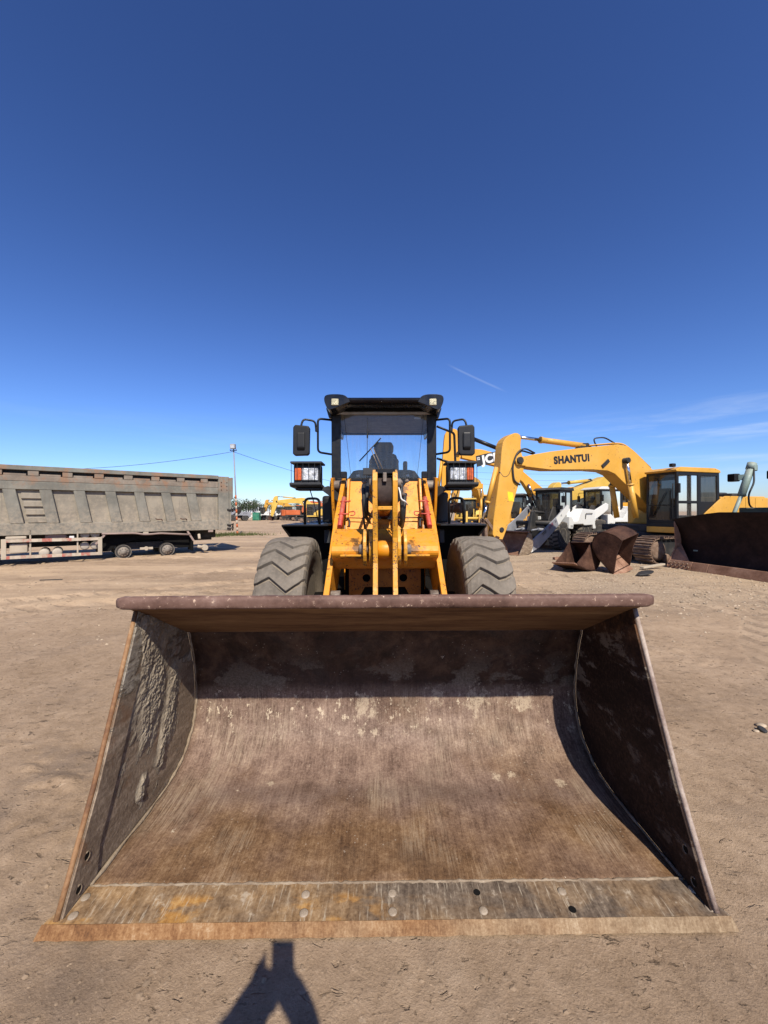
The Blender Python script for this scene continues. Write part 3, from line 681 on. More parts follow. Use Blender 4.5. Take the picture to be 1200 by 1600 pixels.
M['mudcrust'] = t.done(t.mix(t.rng(n1, .4, .6), t.mix(n2, (.16, .125, .092), (.33, .27, .20)), t.mix(n2, (.25, .205, .15), (.46, .385, .285))), .95, 0, t.bump(n2, .7, .006), .15)
M['mudcrust_dark'] = plain('damp_mud', (0.15, 0.125, 0.10), 0.95, 0, 0.15, 0.30, 30, 0.6)
crust('mud_crust', -1, [(1.98, .95, 2.0, .55, .13), (2.02, .62, 1.96, .42, .07), (2.22, .62, 2.14, .34, .06), (2.12, .40, 2.06, .22, .04), (1.93, .21, 1.90, .15, .025)], 5, .12, 'mudcrust', .014)
MB().lathe([(.0, .0), (.009, .0), (.011, -.002)], (0, 0, 0), 'z', 12).build('drain_hole', 'dark_void', BK).location = (-1.0, -1.596, .170)
MB().ball((0, 0, 0), .013, 8, 5, (1.2, .8, .25)).build('paint_fleck', 'fleck_blue', BK).location = (.78, -1.615, .118)
# spill lip: sloping plate and the thick bar along its front
top = [(1.84, 1.062), (1.85, 1.086), (2.378, .812), (2.37, .789)]
MB().prism(top, -1.205, 1.205, 'x').build('spill_plate', 'lip_under', BK)
bar = smooth2([(1.800, 1.085), (1.800, 1.112), (1.822, 1.121), (1.872, 1.106), (1.870, 1.062), (1.82, 1.058), (1.803, 1.064), (1.800, 1.085)], 1)[:-1]
mb = MB(); nb = 90; rnd = random.Random(12); rings = []
for k in range(nb + 1):
    x = -1.228 + 2.456 * k / nb; e = 1 - .28 * max(0, (abs(x) - 1.20) / .028)
    cy, cz = 1.835, 1.09; dj = rnd.uniform(-.0018, .0018) + .002 * math.sin(x * 7)
    rings.append([(x, cy + (y - cy) * e + dj, cz + (z - cz) * e + rnd.uniform(-.001, .001)) for y, z in bar])
L_ = len(bar); fs = []
for k in range(nb):
    for q in range(L_): fs.append((k * L_ + q, k * L_ + (q + 1) % L_, (k + 1) * L_ + (q + 1) % L_, (k + 1) * L_ + q))
fs += [tuple(range(L_))[::-1], tuple(nb * L_ + q for q in range(L_))]
mb.add([p for r_ in rings for p in r_], fs, True); mb.build('lip_bar', 'lip', BK)
for sx, x0 in ((-1, -.93), (1, .93)):
    MB().prism([(1.88, 1.085), (1.88, 1.106), (2.0, 1.065), (2.0, 1.03)], x0 - .08, x0 + .08, 'x').build('ear_plate', 'orange_worn', BK, .003, 1)
# back of the bucket: stiffeners and hinge ears
for x in (-.47, .47):
    for dx in (-.07, .07):
        MB().prism([(2.495, .30), (2.495, .55), (2.62, .55), (2.72, .34), (2.66, .14)], x + dx - .018, x + dx + .018, 'x').build('hinge_ear', 'orange_worn', BK, .004, 1)
for x in (-.13, .13):
    MB().prism([(2.495, .50), (2.47, .70), (2.55, .84), (2.70, .70), (2.6, .52)], x - .018, x + .018, 'x').build('hinge_ear', 'orange_worn', BK, .004, 1)

# boom arms ----------------------------------------------------------
up = [(2.50, .34), (2.62, .47), (2.85, .63), (3.18, .869), (3.43, 1.075), (3.72, 1.325), (4.00, 1.515), (4.25, 1.665), (4.557, 1.853)]
lo = [(4.63, 1.90), (4.72, 1.86), (4.72, 1.76), (4.50, 1.42), (4.25, 1.10), (3.95, .86), (3.60, .72), (3.20, .56), (2.85, .30), (2.66, .16), (2.54, .20)]
for sx in (-1, 1):
    MB().prism(smooth2(up, 1) + lo, sx * .4475, sx * .4925, 'x').build('boom_arm', 'orange', LD, .005, 2)
    MB().cyl((sx * .36, 2.62, .30), (sx * .60, 2.62, .30), .05, 16).build('hinge_pin', 'steel', LD)
    # pin boss low on the inner side of the arm, chained bolt
    MB().cyl((sx * .37, 3.28, .80), (sx * .4475, 3.28, .80), .052, 14).build('pin_boss', 'steel', LD, .004, 1)
    MB().tube(fillet([(sx * .52, 3.15, .76), (sx * .56, 3.1, .82), (sx * .58, 3.15, .70), (sx * .54, 3.2, .66)], .03), .012, 6).build('shackle', 'steel', LD)
# cross beam of the boom: rounded plate with a lit top and a shaded belly
xb = [(3.60, 1.338), (3.585, 1.352), (3.42, 1.285), (3.315, 1.225), (3.285, 1.185), (3.29, 1.15), (3.32, 1.115), (3.40, 1.09), (3.47, 1.05), (3.53, 1.00), (3.60, .985), (3.66, 1.05), (3.66, 1.24)]
MB().prism(smooth2(xb + [xb[0]], 1)[:-1], -.4465, .4465, 'x').build('cross_beam', 'orange', LD, .004, 1)
for sx in (-1, 1):
    g = [(3.277, 1.16), (3.29, 1.148), (3.40, 1.02), (3.46, 1.02)]
    MB().prism([(sx * .37, 3.275), (sx * .16, 3.262), (sx * .16, 3.30), (sx * .34, 3.30)], 1.136, 1.150, 'z').build('belly_gusset', 'orange_worn', LD)
    for x in (.115, .165):
        ear = [(3.31 + .135 * math.cos(a), 1.205 + .155 * math.sin(a)) for a in [R(q) for q in range(60, 301, 20)]]
        MB().prism(ear + [(3.44, 1.08), (3.46, 1.30)], sx * (x - .014), sx * (x + .014), 'x').build('pivot_ear', 'orange_worn', LD, .004, 1)
MB().cyl((-.215, 3.29, 1.19), (.215, 3.29, 1.19), .042, 18).build('pivot_pin', 'steel', LD, .005, 1)
MB().cyl((-.06, 3.27, 1.19), (.06, 3.27, 1.19), .075, 24).build('pivot_sleeve', 'orange', LD, .006, 1)
# rocker (bell crank): two upright plates
rk = [(3.03, 1.80), (3.00, 1.74), (3.03, 1.50), (3.085, 1.30), (3.09, 1.10), (3.03, .92), (2.92, .72), (2.86, .60), (2.92, .54), (3.02, .58), (3.18, .82), (3.32, 1.05), (3.36, 1.22), (3.30, 1.42), (3.26, 1.60), (3.25, 1.74), (3.18, 1.82), (3.10, 1.83)]
for sx in (-1, 1):
    MB().prism(rk, sx * .058, sx * .096, 'x').build('rocker_plate', 'orange_worn', LD, .005, 2)
MB().box(-.0575, .0575, 3.04, 3.10, 1.515, 1.545).build('rocker_web', 'orange_worn', LD, .004, 1)
MB().cyl((-.0575, 3.15, 1.66), (.0575, 3.15, 1.66), .125, 28).build('rod_eye', 'rocker_end', LD, .008, 2)
MB().cyl((-.125, 3.13, 1.73), (.125, 3.13, 1.73), .035, 14).build('rod_pin', 'steel', LD, .004, 1)
MB().box(-.072, .078, 3.05, 3.14, 1.795, 1.832).box(-.055, .055, 3.12, 3.20, 1.775, 1.80).build('rod_bracket', 'black', LD, .004, 1)
MB().box(-.016, .012, 3.005, 3.04, 1.73, 1.80).build('position_gauge', 'steel', LD, .003, 1)
MB().cyl((0, 3.24, 1.66), (0, 3.75, 1.60), .035, 14).build('tilt_rod', 'chrome', LD)
MB().cyl((0, 3.75, 1.60), (0, 4.60, 1.48), .068, 20).build('tilt_cylinder', 'orange', LD, .006, 1)
for x in (-.075, .075):
    MB().bar((x, 2.94, .62), (x, 2.60, .68), .03, .10).build('tilt_link', 'orange_worn', LD, .004, 1)
MB().box(-.175, -.085, 3.16, 3.20, 1.795, 1.852).build('sensor_plate', 'grey_plastic', LD, .003, 1)
# hoses down both sides of the rocker
hz = [[(-.10, 4.2, 1.62), (-.14, 3.6, 1.72), (-.145, 3.34, 1.74), (-.150, 3.28, 1.62), (-.155, 3.32, 1.50), (-.12, 3.6, 1.46), (-.08, 4.0, 1.5)],
      [(-.16, 4.2, 1.66), (-.185, 3.5, 1.75), (-.180, 3.32, 1.70), (-.172, 3.30, 1.56), (-.165, 3.36, 1.47), (-.15, 3.9, 1.40)],
      [(-.20, 4.3, 1.55), (-.205, 3.6, 1.62), (-.19, 3.40, 1.58), (-.178, 3.38, 1.42), (-.17, 3.5, 1.30), (-.16, 3.9, 1.25)],
      [(.10, 4.2, 1.66), (.13, 3.6, 1.76), (.135, 3.32, 1.77), (.138, 3.26, 1.60), (.142, 3.28, 1.46), (.14, 3.40, 1.38), (.12, 3.9, 1.42)],
      [(.19, 4.2, 1.60), (.185, 3.5, 1.66), (.165, 3.32, 1.63), (.158, 3.28, 1.52), (.155, 3.34, 1.43), (.17, 3.9, 1.35)]]
for i, p in enumerate(hz):
    MB().tube(fillet(p, .12, 5), .017 if i != 2 else .009, 8).build('hydraulic_hose', 'rubber_hose', LD)
for x, y, z in ((-.168, 3.27, 1.745), (-.115, 3.26, 1.72), (.128, 3.25, 1.74), (.150, 3.25, 1.64), (.19, 3.40, 1.76)):
    MB().cyl((x - .012, y, z), (x + .012, y - .01, z + .01), .016, 8).build('hose_fitting', 'steel', LD, .003, 1)
MB().tube(fillet([(.112, 3.24, 1.70), (.122, 3.2, 1.66), (.13, 3.2, 1.60), (.165, 3.22, 1.585), (.185, 3.28, 1.56)], .02), .007, 6).build('hose_clamp', 'white', LD)
# loader tower on the front frame
for sx in (-1, 1):
    outp = [(4.46, 1.885), (4.62, 1.90), (4.78, 1.80), (4.95, 1.2), (4.95, .70), (4.78, .70), (4.70, 1.2), (4.54, 1.62)]
    MB().prism(outp, sx * .575, sx * .605, 'x').build('tower_plate', 'orange', LD, .004, 1)
    inp = [(4.42, 1.87), (4.62, 1.89), (4.78, 1.80), (4.95, 1.2), (4.95, .70), (4.02, .70), (4.00, 1.0), (4.20, 1.45)]
    MB().prism(inp, sx * .385, sx * .410, 'x').build('tower_plate', 'orange', LD, .004, 1)
    MB().cyl((sx * .38, 4.60, 1.81), (sx * .625, 4.60, 1.81), .055, 18).build('boom_pin', 'steel', LD, .004, 1)
    # flat front panels between the towers with a cut upper corner
    y0, y1 = 4.50, 4.10
    P_ = lambda x, t_: (sx * x, 4.52 - .42 * t_, 1.85 - .65 * t_)
    v = [P_(.385, 0), P_(.262, 0), P_(.20, .13), P_(.20, .30), P_(.125, .42), P_(.125, 1.0), P_(.385, 1.0)]
    v2 = [(a, b + .025, c) for a, b, c in v]; n = len(v)
    mb = MB().add(v + v2, [tuple(range(n)), tuple(range(2 * n - 1, n - 1, -1))] + [(i, (i + 1) % n, n + (i + 1) % n, n + i) for i in range(n)])
    mb.build('front_panel', 'orange', LD, .003, 1)
    # red boom safety strut clipped beside the arm
    MB().cyl((sx * .42, 4.13, 1.645), (sx * .42, 3.70, 1.365), .024, 14).build('safety_strut', 'red', LD, .003, 1)
    for t_ in (.16, .62):
        y, z = 4.13 - .43 * t_, 1.645 - .28 * t_
        MB().tube([(sx * .45, y - .02, z + .005), (sx * .395, y - .03, z + .01), (sx * .345, y - .025, z + .012)], .008, 6).build('strut_clip', 'red', LD)
    MB().tube(fillet([(sx * .36, 4.02, 1.50), (sx * .30, 4.0, 1.51), (sx * .298, 3.98, 1.47), (sx * .345, 3.98, 1.465)], .02), .006, 6).build('strut_clip', 'red', LD)
    MB().tube(fillet([(sx * .37, 3.86, 1.42), (sx * .345, 3.80, 1.44), (sx * .33, 3.74, 1.40), (sx * .335, 3.72, 1.36)], .03), .010, 6).build('hydraulic_hose', 'rubber_hose', LD)
    # lift cylinder low between frame and arm
    MB().cyl((sx * .33, 4.6, .60), (sx * .38, 3.95, .66), .055, 16).build('lift_cylinder', 'orange', LD, .004, 1)
    MB().cyl((sx * .38, 3.95, .66), (sx * .40, 3.55, .70), .030, 12).build('lift_rod', 'steel', LD)
    # thin lamp-bracket block on top of the tower
    MB().box(sx * .455 - .035, sx * .455 + .035, 4.44, 4.50, 1.88, 1.955).build('tower_cap', 'black', LD, .006, 1)
MB().box(-.20, .20, 4.30, 4.34, 1.02, 1.42).build('frame_web', 'orange', LD, .004, 1)
# centre spine below the tilt cylinder, sunlit wedge
MB().prism([(4.55, 1.42), (4.28, 1.36), (4.10, 1.18), (4.08, .9), (4.55, .9)], -.045, .085, 'x').build('cylinder_mount', 'orange_worn', LD, .004, 1)
MB().prism([(4.50, 1.62), (4.28, 1.66), (4.1, 1.3), (4.5, 1.3)], -.10, -.085, 'x').prism([(4.50, 1.62), (4.28, 1.66), (4.1, 1.3), (4.5, 1.3)], .085, .10, 'x').build('cylinder_ear', 'orange', LD, .003, 1)
# lower front plate with two round ports and a stepped lower edge
def plate_holes(outline, holes, y, th):
    bm = bmesh.new(); rings = [[bm.verts.new((x, y, z)) for x, z in outline]]
    for cx, cz, r in holes: rings.append([bm.verts.new((cx + r * math.cos(a * math.pi / 9), y, cz + r * math.sin(a * math.pi / 9))) for a in range(18)])
    ed = []
    for rg in rings:
        for a, b in zip(rg, rg[1:] + rg[:1]): ed.append(bm.edges.new((a, b)))
    g = bmesh.ops.triangle_fill(bm, edges=ed, use_beauty=True)
    g = bmesh.ops.extrude_face_region(bm, geom=bm.faces[:])
    for v_ in [q for q in g['geom'] if isinstance(q, bmesh.types.BMVert)]: v_.co.y += th
    bmesh.ops.recalc_face_normals(bm, faces=bm.faces); bm.verts.index_update()
    mb = MB().add([tuple(v_.co) for v_ in bm.verts], [tuple(v_.index for v_ in f.verts) for f in bm.faces]); bm.free(); return mb
plate_holes([(-.34, 1.10), (.34, 1.10), (.34, .62), (.28, .62), (.19, .79), (-.19, .79), (-.28, .62), (-.34, .62)], [(-.175, .875, .038), (.175, .875, .038)], 3.76, .03).build('lower_plate', 'orange_shaded', LD, 0)
MB().box(-.38, .38, 3.80, 4.9, .55, .98).build('front_frame', 'dark_void', LD, .01, 1)  # near-black colour stands in for the shade behind the lower plate
MB().box(-.56, .56, 4.10, 4.95, .45, .70).build('axle_cradle', 'dark_void', LD, .01, 1)
MB().lathe([(.0, -.70), (.10, -.70), (.11, -.45), (.17, -.22), (.20, 0), (.17, .22), (.11, .45), (.10, .70), (.0, .70)], (0, 3.98, .60), 'x', 20).build('front_axle', 'dark_void', LD)
# thin brake line across the panels
MB().tube([(-.39, 4.19, 1.44), (-.2, 4.185, 1.435), (.0, 4.1, 1.45), (.2, 4.185, 1.438), (.39, 4.19, 1.442)], .006, 6).build('brake_line', 'rubber_hose', LD)

# wheels --------------------------------------------------------------
def tyre_mesh(r, w):
    p = [(r * .50, -w * .40), (r * .62, -w * .48), (r * .78, -w * .515), (r * .89, -w * .50), (r * .925, -w * .455), (r * .940, -w * .30), (r * .946, 0), (r * .940, w * .30), (r * .925, w * .455), (r * .89, w * .50), (r * .78, w * .515), (r * .62, w * .48), (r * .50, w * .40)]
    return MB().lathe(p, (0, 0, 0), 'x', 56)
def lug_mesh(r, w, nl, zig):
    """one zig-zag tread bar, lying along the top of the wheel; wraps over both shoulders"""
    us = [-1.10, -1.04, -.96, -.82, -.55, -.38, -.1, .2, .34, .6, .82, .96, 1.04, 1.10]
    mb = MB(); pitch = 2 * math.pi / nl; v = []
    def zz(u):
        xs_, ys_ = zip(*zig); return float(np.interp(u, xs_, ys_))
    def rad(u):
        a = abs(u)
        return float(np.interp(a, [0, .6, .88, .98, 1.05, 1.10], [1.0, .995, .978, .952, .90, .82])) * r
    def low(u):
        a = abs(u); return float(np.interp(a, [0, .6, .9, 1.0, 1.10], [.935, .93, .91, .875, .79])) * r
    for u in us:
        x = float(np.interp(u, [-1.10, -1.0, 1.0, 1.10], [-w * .522, -w * .505, w * .505, w * .522]))
        g = .075 + .13 * max(0, abs(u) - .85) / .2
        c0 = zz(u)
        for e, q in ((g * .55, 0), (g + .05, 1), (1 - g - .05, 1), (1 - g * .55, 0)):
            a = (c0 + e - .5) * pitch; rr = rad(u) if q else low(u)
            v.append((x, rr * math.sin(a), rr * math.cos(a)))
    fs = []
    for i in range(len(us) - 1):
        for q in range(3): fs.append((4 * i + q, 4 * i + q + 1, 4 * i + q + 5, 4 * i + q + 4))
    fs += [(0, 1, 2, 3), tuple(4 * (len(us) - 1) + q for q in (3, 2, 1, 0))]
    return mb.add(v, fs)
def make_wheel(r, w, nl, parent, name='wheel', zig=((-1, .0), (-.38, .46), (.34, -.34), (1, .34)), rim='orange', seed=0, loc=(0, 0, 0)):
    sv = ORG[:]; ORG[:] = [0, 0, 0]
    wh = tyre_mesh(r, w).build(name, 'tyre_groove', parent)
    lm = lug_mesh(r, w, nl, zig).build('tread_lug', 'tyre', wh, .0035, 1)
    for k in range(1, nl):
        c = lm.copy(); COL.objects.link(c); c.parent = wh; c.rotation_euler = (2 * math.pi * k / nl, 0, 0)
    p = [(r * .50, -w * .38), (r * .53, -w * .42), (r * .47, -w * .36), (r * .44, -w * .10), (r * .20, -w * .02), (r * .18, -w * .16), (0, -w * .18)]
    MB().lathe(p, (0, 0, 0), 'x', 36).build('rim', rim, wh)
    p = [(r * .50, w * .38), (r * .53, w * .42), (r * .47, w * .36), (r * .42, w * .06), (r * .20, w * .02), (0, w * .02)]
    MB().lathe(p, (0, 0, 0), 'x', 36).build('rim', rim, wh)
    wh.location = loc; wh.rotation_euler = (seed, 0, 0); ORG[:] = sv
    return wh
for sx in (-1, 1):
    zg = [(a, b) for a, b in ((-1, .0), (-.38, .46), (.34, -.34), (1, .34))]
    if sx > 0: zg = [(-1, -.42), (-.36, .34), (.40, -.40), (1, .10)]
    make_wheel(.635, .43, 25, LD, 'wheel', zg, 'dark_void', .04 if sx < 0 else .12, (sx * .915, -.05, .622))
    make_wheel(.635, .43, 25, LD, 'wheel', zg, 'dark_void', .2, (sx * .915, 2.55, .622))

# fenders, hand hoops, head lamps, cab ---------------------------------
for sx in (-1, 1):
    X = lambda a, b: (min(sx * a, sx * b), max(sx * a, sx * b))
    x0, x1 = X(.615, 1.13)
    MB().box(x0, x1, 4.36, 5.1, 1.345, 1.365).build('fender', 'black', LD, .004, 1)
    sk = [(.62, 1.344), (1.13, 1.344), (1.13, 1.325), (1.10, 1.17), (1.10, .55), (.62, .55)]
    MB().add([(sx * 1.13, 4.362, 1.344), (sx * 1.13, 4.76, 1.344), (sx * 1.10, 4.76, 1.15), (sx * 1.06, 4.40, 1.24), (sx * 1.115, 4.362, 1.344), (sx * 1.115, 4.76, 1.344), (sx * 1.085, 4.76, 1.15), (sx * 1.045, 4.40, 1.24)], [(0, 1, 2, 3), (7, 6, 5, 4), (0, 4, 5, 1), (1, 5, 6, 2), (2, 6, 7, 3), (3, 7, 4, 0)]).build('fender_side', 'dark_void', LD)
    MB().prism([(sx * a, b) for a, b in sk], 4.74, 4.77, 'y').build('fender_skirt', 'dark_void', LD, .003, 1)
    MB().tube(fillet([(sx * .735, 4.5, 1.365), (sx * .735, 4.5, 1.655), (sx * .90, 4.5, 1.655), (sx * .90, 4.5, 1.365)], .055, 5), .0145, 10).build('grab_hoop', 'black', LD)
    MB().box(*X(.63, .69), 4.55, 4.65, 1.14, 1.30).build('fender_bracket', 'grey_plastic', LD, .01, 1)
    # head lamp box with hood, shelf and guard bars
    HL = MB().box(*X(.715, 1.01), 4.42, 4.62, 1.80, 2.035).build('head_lamp', 'plastic', LD, .02, 2)
    MB().box(*X(.685, 1.032), 4.355, 4.62, 2.036, 2.060).build('lamp_hood', 'grey_plastic', HL, .005, 1)
    MB().prism([(4.33, 1.80), (4.33, 1.825), (4.60, 1.80), (4.60, 1.77), (4.36, 1.778)], *X(.69, 1.035), 'x').build('lamp_shelf', 'grey_plastic', HL, .006, 1)
    MB().box(*X(.71, .985), 4.40, 4.60, 1.745, 1.772).build('lamp_base', 'plastic', HL, .006, 1)
    MB().box(*X(.735, .915), 4.402, 4.43, 1.852, 1.995).build('clear_lens', 'lamp_clear', HL, .022, 3)
    MB().box(*X(.920, .992), 4.402, 4.43, 1.852, 1.995).build('amber_lens', 'lamp_amber', HL, .020, 3)
    for i in range(6):
        x = sx * (.70 + i * .064)
        MB().cyl((x, 4.36, 1.80), (x, 4.36, 2.04), .0032, 6).build('guard_bar', 'plastic', HL)
    MB().add([(sx * .80, 4.46, 1.745), (sx * .70, 4.46, 1.745), (sx * .52, 4.62, 1.60), (sx * .52, 4.62, 1.76), (sx * .64, 4.52, 1.80), (sx * .80, 4.58, 1.745), (sx * .70, 4.58, 1.745), (sx * .52, 4.72, 1.60), (sx * .52, 4.72, 1.76), (sx * .64, 4.62, 1.80)],
             [(0, 1, 2, 3, 4), (9, 8, 7, 6, 5), (0, 5, 6, 1), (1, 6, 7, 2), (2, 7, 8, 3), (3, 8, 9, 4), (4, 9, 5, 0)]).build('lamp_arm', 'grey_plastic', LD, .006, 1)
    MB().tube(fillet([(sx * .84, 4.50, 1.75), (sx * .80, 4.5, 1.62), (sx * .76, 4.6, 1.37)], .05), .006, 6).build('lamp_cable', 'rubber_hose', LD)
    # mirror on its two bent tubes
    MB().tube(fillet([(sx * .66, 4.98, 2.655), (sx * .815, 4.9, 2.655), (sx * .815, 4.9, 2.24), (sx * .66, 4.98, 2.225)], .05, 5), .0135, 10).build('mirror_hoop', 'black', LD)
    MB().tube(fillet([(sx * .835, 4.895, 2.50), (sx * .845, 4.89, 2.62), (sx * .985, 4.86, 2.64), (sx * 1.01, 4.84, 2.56), (sx * 1.01, 4.84, 2.42)], .045, 5), .0125, 10).build('mirror_arm', 'black', LD)
    MB().box(*X(.806, .848), 4.88, 4.92, 2.49, 2.55).build('mirror_clamp', 'black', LD, .006, 1)
    mr = MB().prism([(sx * .915, 2.545), (sx * 1.075, 2.56), (sx * 1.10, 2.53), (sx * 1.105, 2.21), (sx * 1.08, 2.185), (sx * .925, 2.19), (sx * .905, 2.215), (sx * .90, 2.52)], 4.80, 4.875, 'y').build('mirror', 'plastic', LD, .022, 3)
    MB().box(*X(.925, 1.085), 4.876, 4.879, 2.21, 2.53).build('mirror_glass', 'chrome', mr)
    MB().prism([(4.802, 2.47), (4.775, 2.46), (4.77, 2.28), (4.802, 2.24)], *X(.955, 1.05), 'x').build('mirror_boss', 'plastic', mr, .02, 2)
# grey filter canister and bracket work behind the right fender
MB().lathe([(.0, 1.37), (.075, 1.37), (.08, 1.40), (.08, 1.66), (.085, 1.67), (.085, 1.72), (.06, 1.74), (0, 1.74)], (.70, 4.86, 0), 'z', 18).build('filter_canister', 'grey_plastic', LD)
MB().box(-.75, -.615, 4.78, 4.95, 1.37, 1.70).build('battery_box', 'plastic', LD, .04, 3)

# cab frame
CB = MB()
for sx in (-1, 1):
    CB.prism([(sx * .662, 5.0), (sx * .545, 5.0), (sx * .545, 5.035), (sx * .59, 5.06), (sx * .59, 5.13), (sx * .662, 5.13)], 1.35, 2.80, 'z')
    CB.box(min(sx * .70, sx * .76), max(sx * .70, sx * .76), 6.36, 6.46, 1.35, 2.80)
    CB.box(min(sx * .69, sx * .73), max(sx * .69, sx * .73), 5.70, 5.78, 1.35, 2.80)
    CB.bar((sx * .63, 5.08, 1.96), (sx * .73, 6.4, 1.96), .05, .06)
    CB.bar((sx * .63, 5.08, 2.76), (sx * .73, 6.4, 2.76), .06, .10)
CB.box(-.72, .72, 6.38, 6.46, 1.35, 1.92); CB.box(-.72, .72, 6.38, 6.44, 2.745, 2.82)
CAB = CB.build('cab', 'black', LD, .008, 2)
MB().box(-.60, .60, 4.99, 5.05, 1.35, 1.925).build('cab_front_wall', 'black', CAB, .008, 1)
MB().box(-.66, .66, 5.03, 5.10, 2.735, 2.83).build('cab_header', 'black', CAB, .006, 1)
# roof with a drooping front edge and two raised lamp pods
rf = [(4.72, 2.80), (4.70, 2.835), (4.74, 2.868), (4.95, 2.885), (6.3, 2.90), (6.62, 2.87), (6.66, 2.83), (6.60, 2.80), (5.0, 2.80), (4.86, 2.78), (4.76, 2.785)]
MB().prism(rf, -.639, .639, 'x').build('cab_roof', 'black_gloss', CAB, .012, 2)
for sx in (-1, 1):
    pod = smooth2([(sx * .40, 2.80), (sx * .44, 2.872), (sx * .52, 2.892), (sx * .66, 2.890), (sx * .705, 2.865), (sx * .705, 2.80), (sx * .66, 2.70), (sx * .58, 2.725), (sx * .47, 2.775), (sx * .40, 2.80)], 2)[:-1]
    MB().prism(pod, 4.68, 4.97, 'y').build('roof_pod', 'black_gloss', CAB, .022, 3)
    MB().prism([(sx * .64, 2.80), (sx * .64, 2.865), (sx * .68, 2.87), (sx * .725, 2.80), (sx * .69, 2.68), (sx * .66, 2.68)], 4.971, 6.5, 'y').build('roof_side', 'black_gloss', CAB, .012, 2)
    MB().box(min(sx * .535, sx * .620), max(sx * .535, sx * .620), 4.666, 4.70, 2.755, 2.835).build('roof_lamp', 'lamp_led', CAB, .008, 1)
MB().box(-.68, .68, 5.13, 6.40, 2.765, 2.79).build('headliner', 'liner', CAB)
MB().box(-.66, .66, 4.98, 5.16, 2.728, 2.76).build('visor', 'liner', CAB, .006, 1)
MB().box(.385, .475, 5.06, 5.075, 2.685, 2.722).build('screen_glint', 'white', CAB, .012, 2)  # white block standing in for a bright reflection in the windscreen
MB().add([(-.543, 5.018, 1.93), (.543, 5.018, 1.93), (.543, 5.018, 2.735), (-.543, 5.018, 2.735)], [(0, 1, 2, 3)]).build('windscreen', 'glass', CAB)
for sx in (-1, 1):
    MB().bar((sx * .505, 5.012, 2.735), (sx * .42, 5.012, 1.96), .007, .004).build('screen_seam', 'grey_plastic', CAB)
    MB().add([(sx * .640, 5.14, 1.99), (sx * .700, 5.69, 1.99), (sx * .700, 5.69, 2.72), (sx * .640, 5.14, 2.72)], [(0, 1, 2, 3)]).build('side_glass', 'glass', CAB)
    MB().add([(sx * .72, 5.79, 1.99), (sx * .735, 6.35, 1.99), (sx * .735, 6.35, 2.72), (sx * .72, 5.79, 2.72)], [(0, 1, 2, 3)]).build('side_glass', 'glass', CAB)
    # door frame of the open window, right and left
MB().add([(-.69, 6.41, 1.93), (.69, 6.41, 1.93), (.69, 6.41, 2.745), (-.69, 6.41, 2.745)], [(0, 1, 2, 3)]).build('rear_glass', 'glass', CAB)
# opened door window frame swung out at the right
MB().tube(fillet([(.70, 5.2, 2.62), (.95, 5.35, 2.56), (.965, 5.35, 2.14), (.70, 5.2, 2.20)], .04, 4), .016, 8).build('door_frame', 'black', CAB)
# dash, steering wheel, seat
MB().prism([(-.47, 1.93), (-.40, 2.03), (-.33, 2.045), (.33, 2.045), (.40, 2.03), (.47, 1.93)], 5.12, 5.42, 'y').build('dashboard', 'grey_plastic', CAB, .015, 2)
for x in (-.335, .305): MB().box(x - .02, x + .02, 5.108, 5.12, 1.955, 1.985).build('dash_lamp', 'white', CAB, .004, 1)
MB().tube([(.195 * math.cos(a * .2618), 5.52 + .14 * math.sin(a * .2618), 2.20 + .10 * math.sin(a * .2618)) for a in range(25)], .014, 8).build('steering_wheel', 'seat', CAB)
MB().cyl((0, 5.40, 1.98), (0, 5.52, 2.19), .03, 10).build('steering_column', 'plastic', CAB)
MB().prism([(-.145, 2.40), (-.15, 2.50), (-.12, 2.565), (.12, 2.565), (.15, 2.50), (.145, 2.40)], 6.02, 6.12, 'y').build('headrest', 'seat', CAB, .03, 3)
MB().prism([(-.235, 1.90), (-.225, 2.22), (-.19, 2.36), (-.10, 2.405), (.10, 2.405), (.19, 2.36), (.225, 2.22), (.235, 1.90)], 5.98, 6.12, 'y').build('seat_back', 'seat', CAB, .035, 3)
MB().box(-.25, .25, 5.50, 6.0, 1.78, 1.92).build('seat_cushion', 'seat', CAB, .04, 3)
MB().box(.285, .345, 5.8, 5.95, 1.9, 2.245).build('armrest', 'seat', CAB, .02, 2)
MB().box(-.68, .68, 5.05, 6.38, 1.35, 1.40).build('cab_floor', 'plastic', CAB)
# wiper: two arms and a slanting blade outside the screen
MB().tube([(-.02, 4.985, 1.93), (-.17, 4.985, 2.31)], .006, 6).tube([(.03, 4.985, 1.93), (-.135, 4.985, 2.30)], .005, 6).build('wiper_arm', 'steel', CAB)
MB().tube([(-.31, 4.99, 2.14), (-.04, 4.99, 2.43)], .008, 6).build('wiper_blade', 'plastic', CAB)
MB().tube([(-.205, 4.6, 1.80), (-.20, 4.7, 2.2), (-.198, 4.72, 2.62)], .004, 6).build('aerial', 'plastic', LD)
MB().tube([(-.198, 4.715, 2.38), (-.198, 4.72, 2.46)], .009, 8).build('aerial_coil', 'plastic', LD)
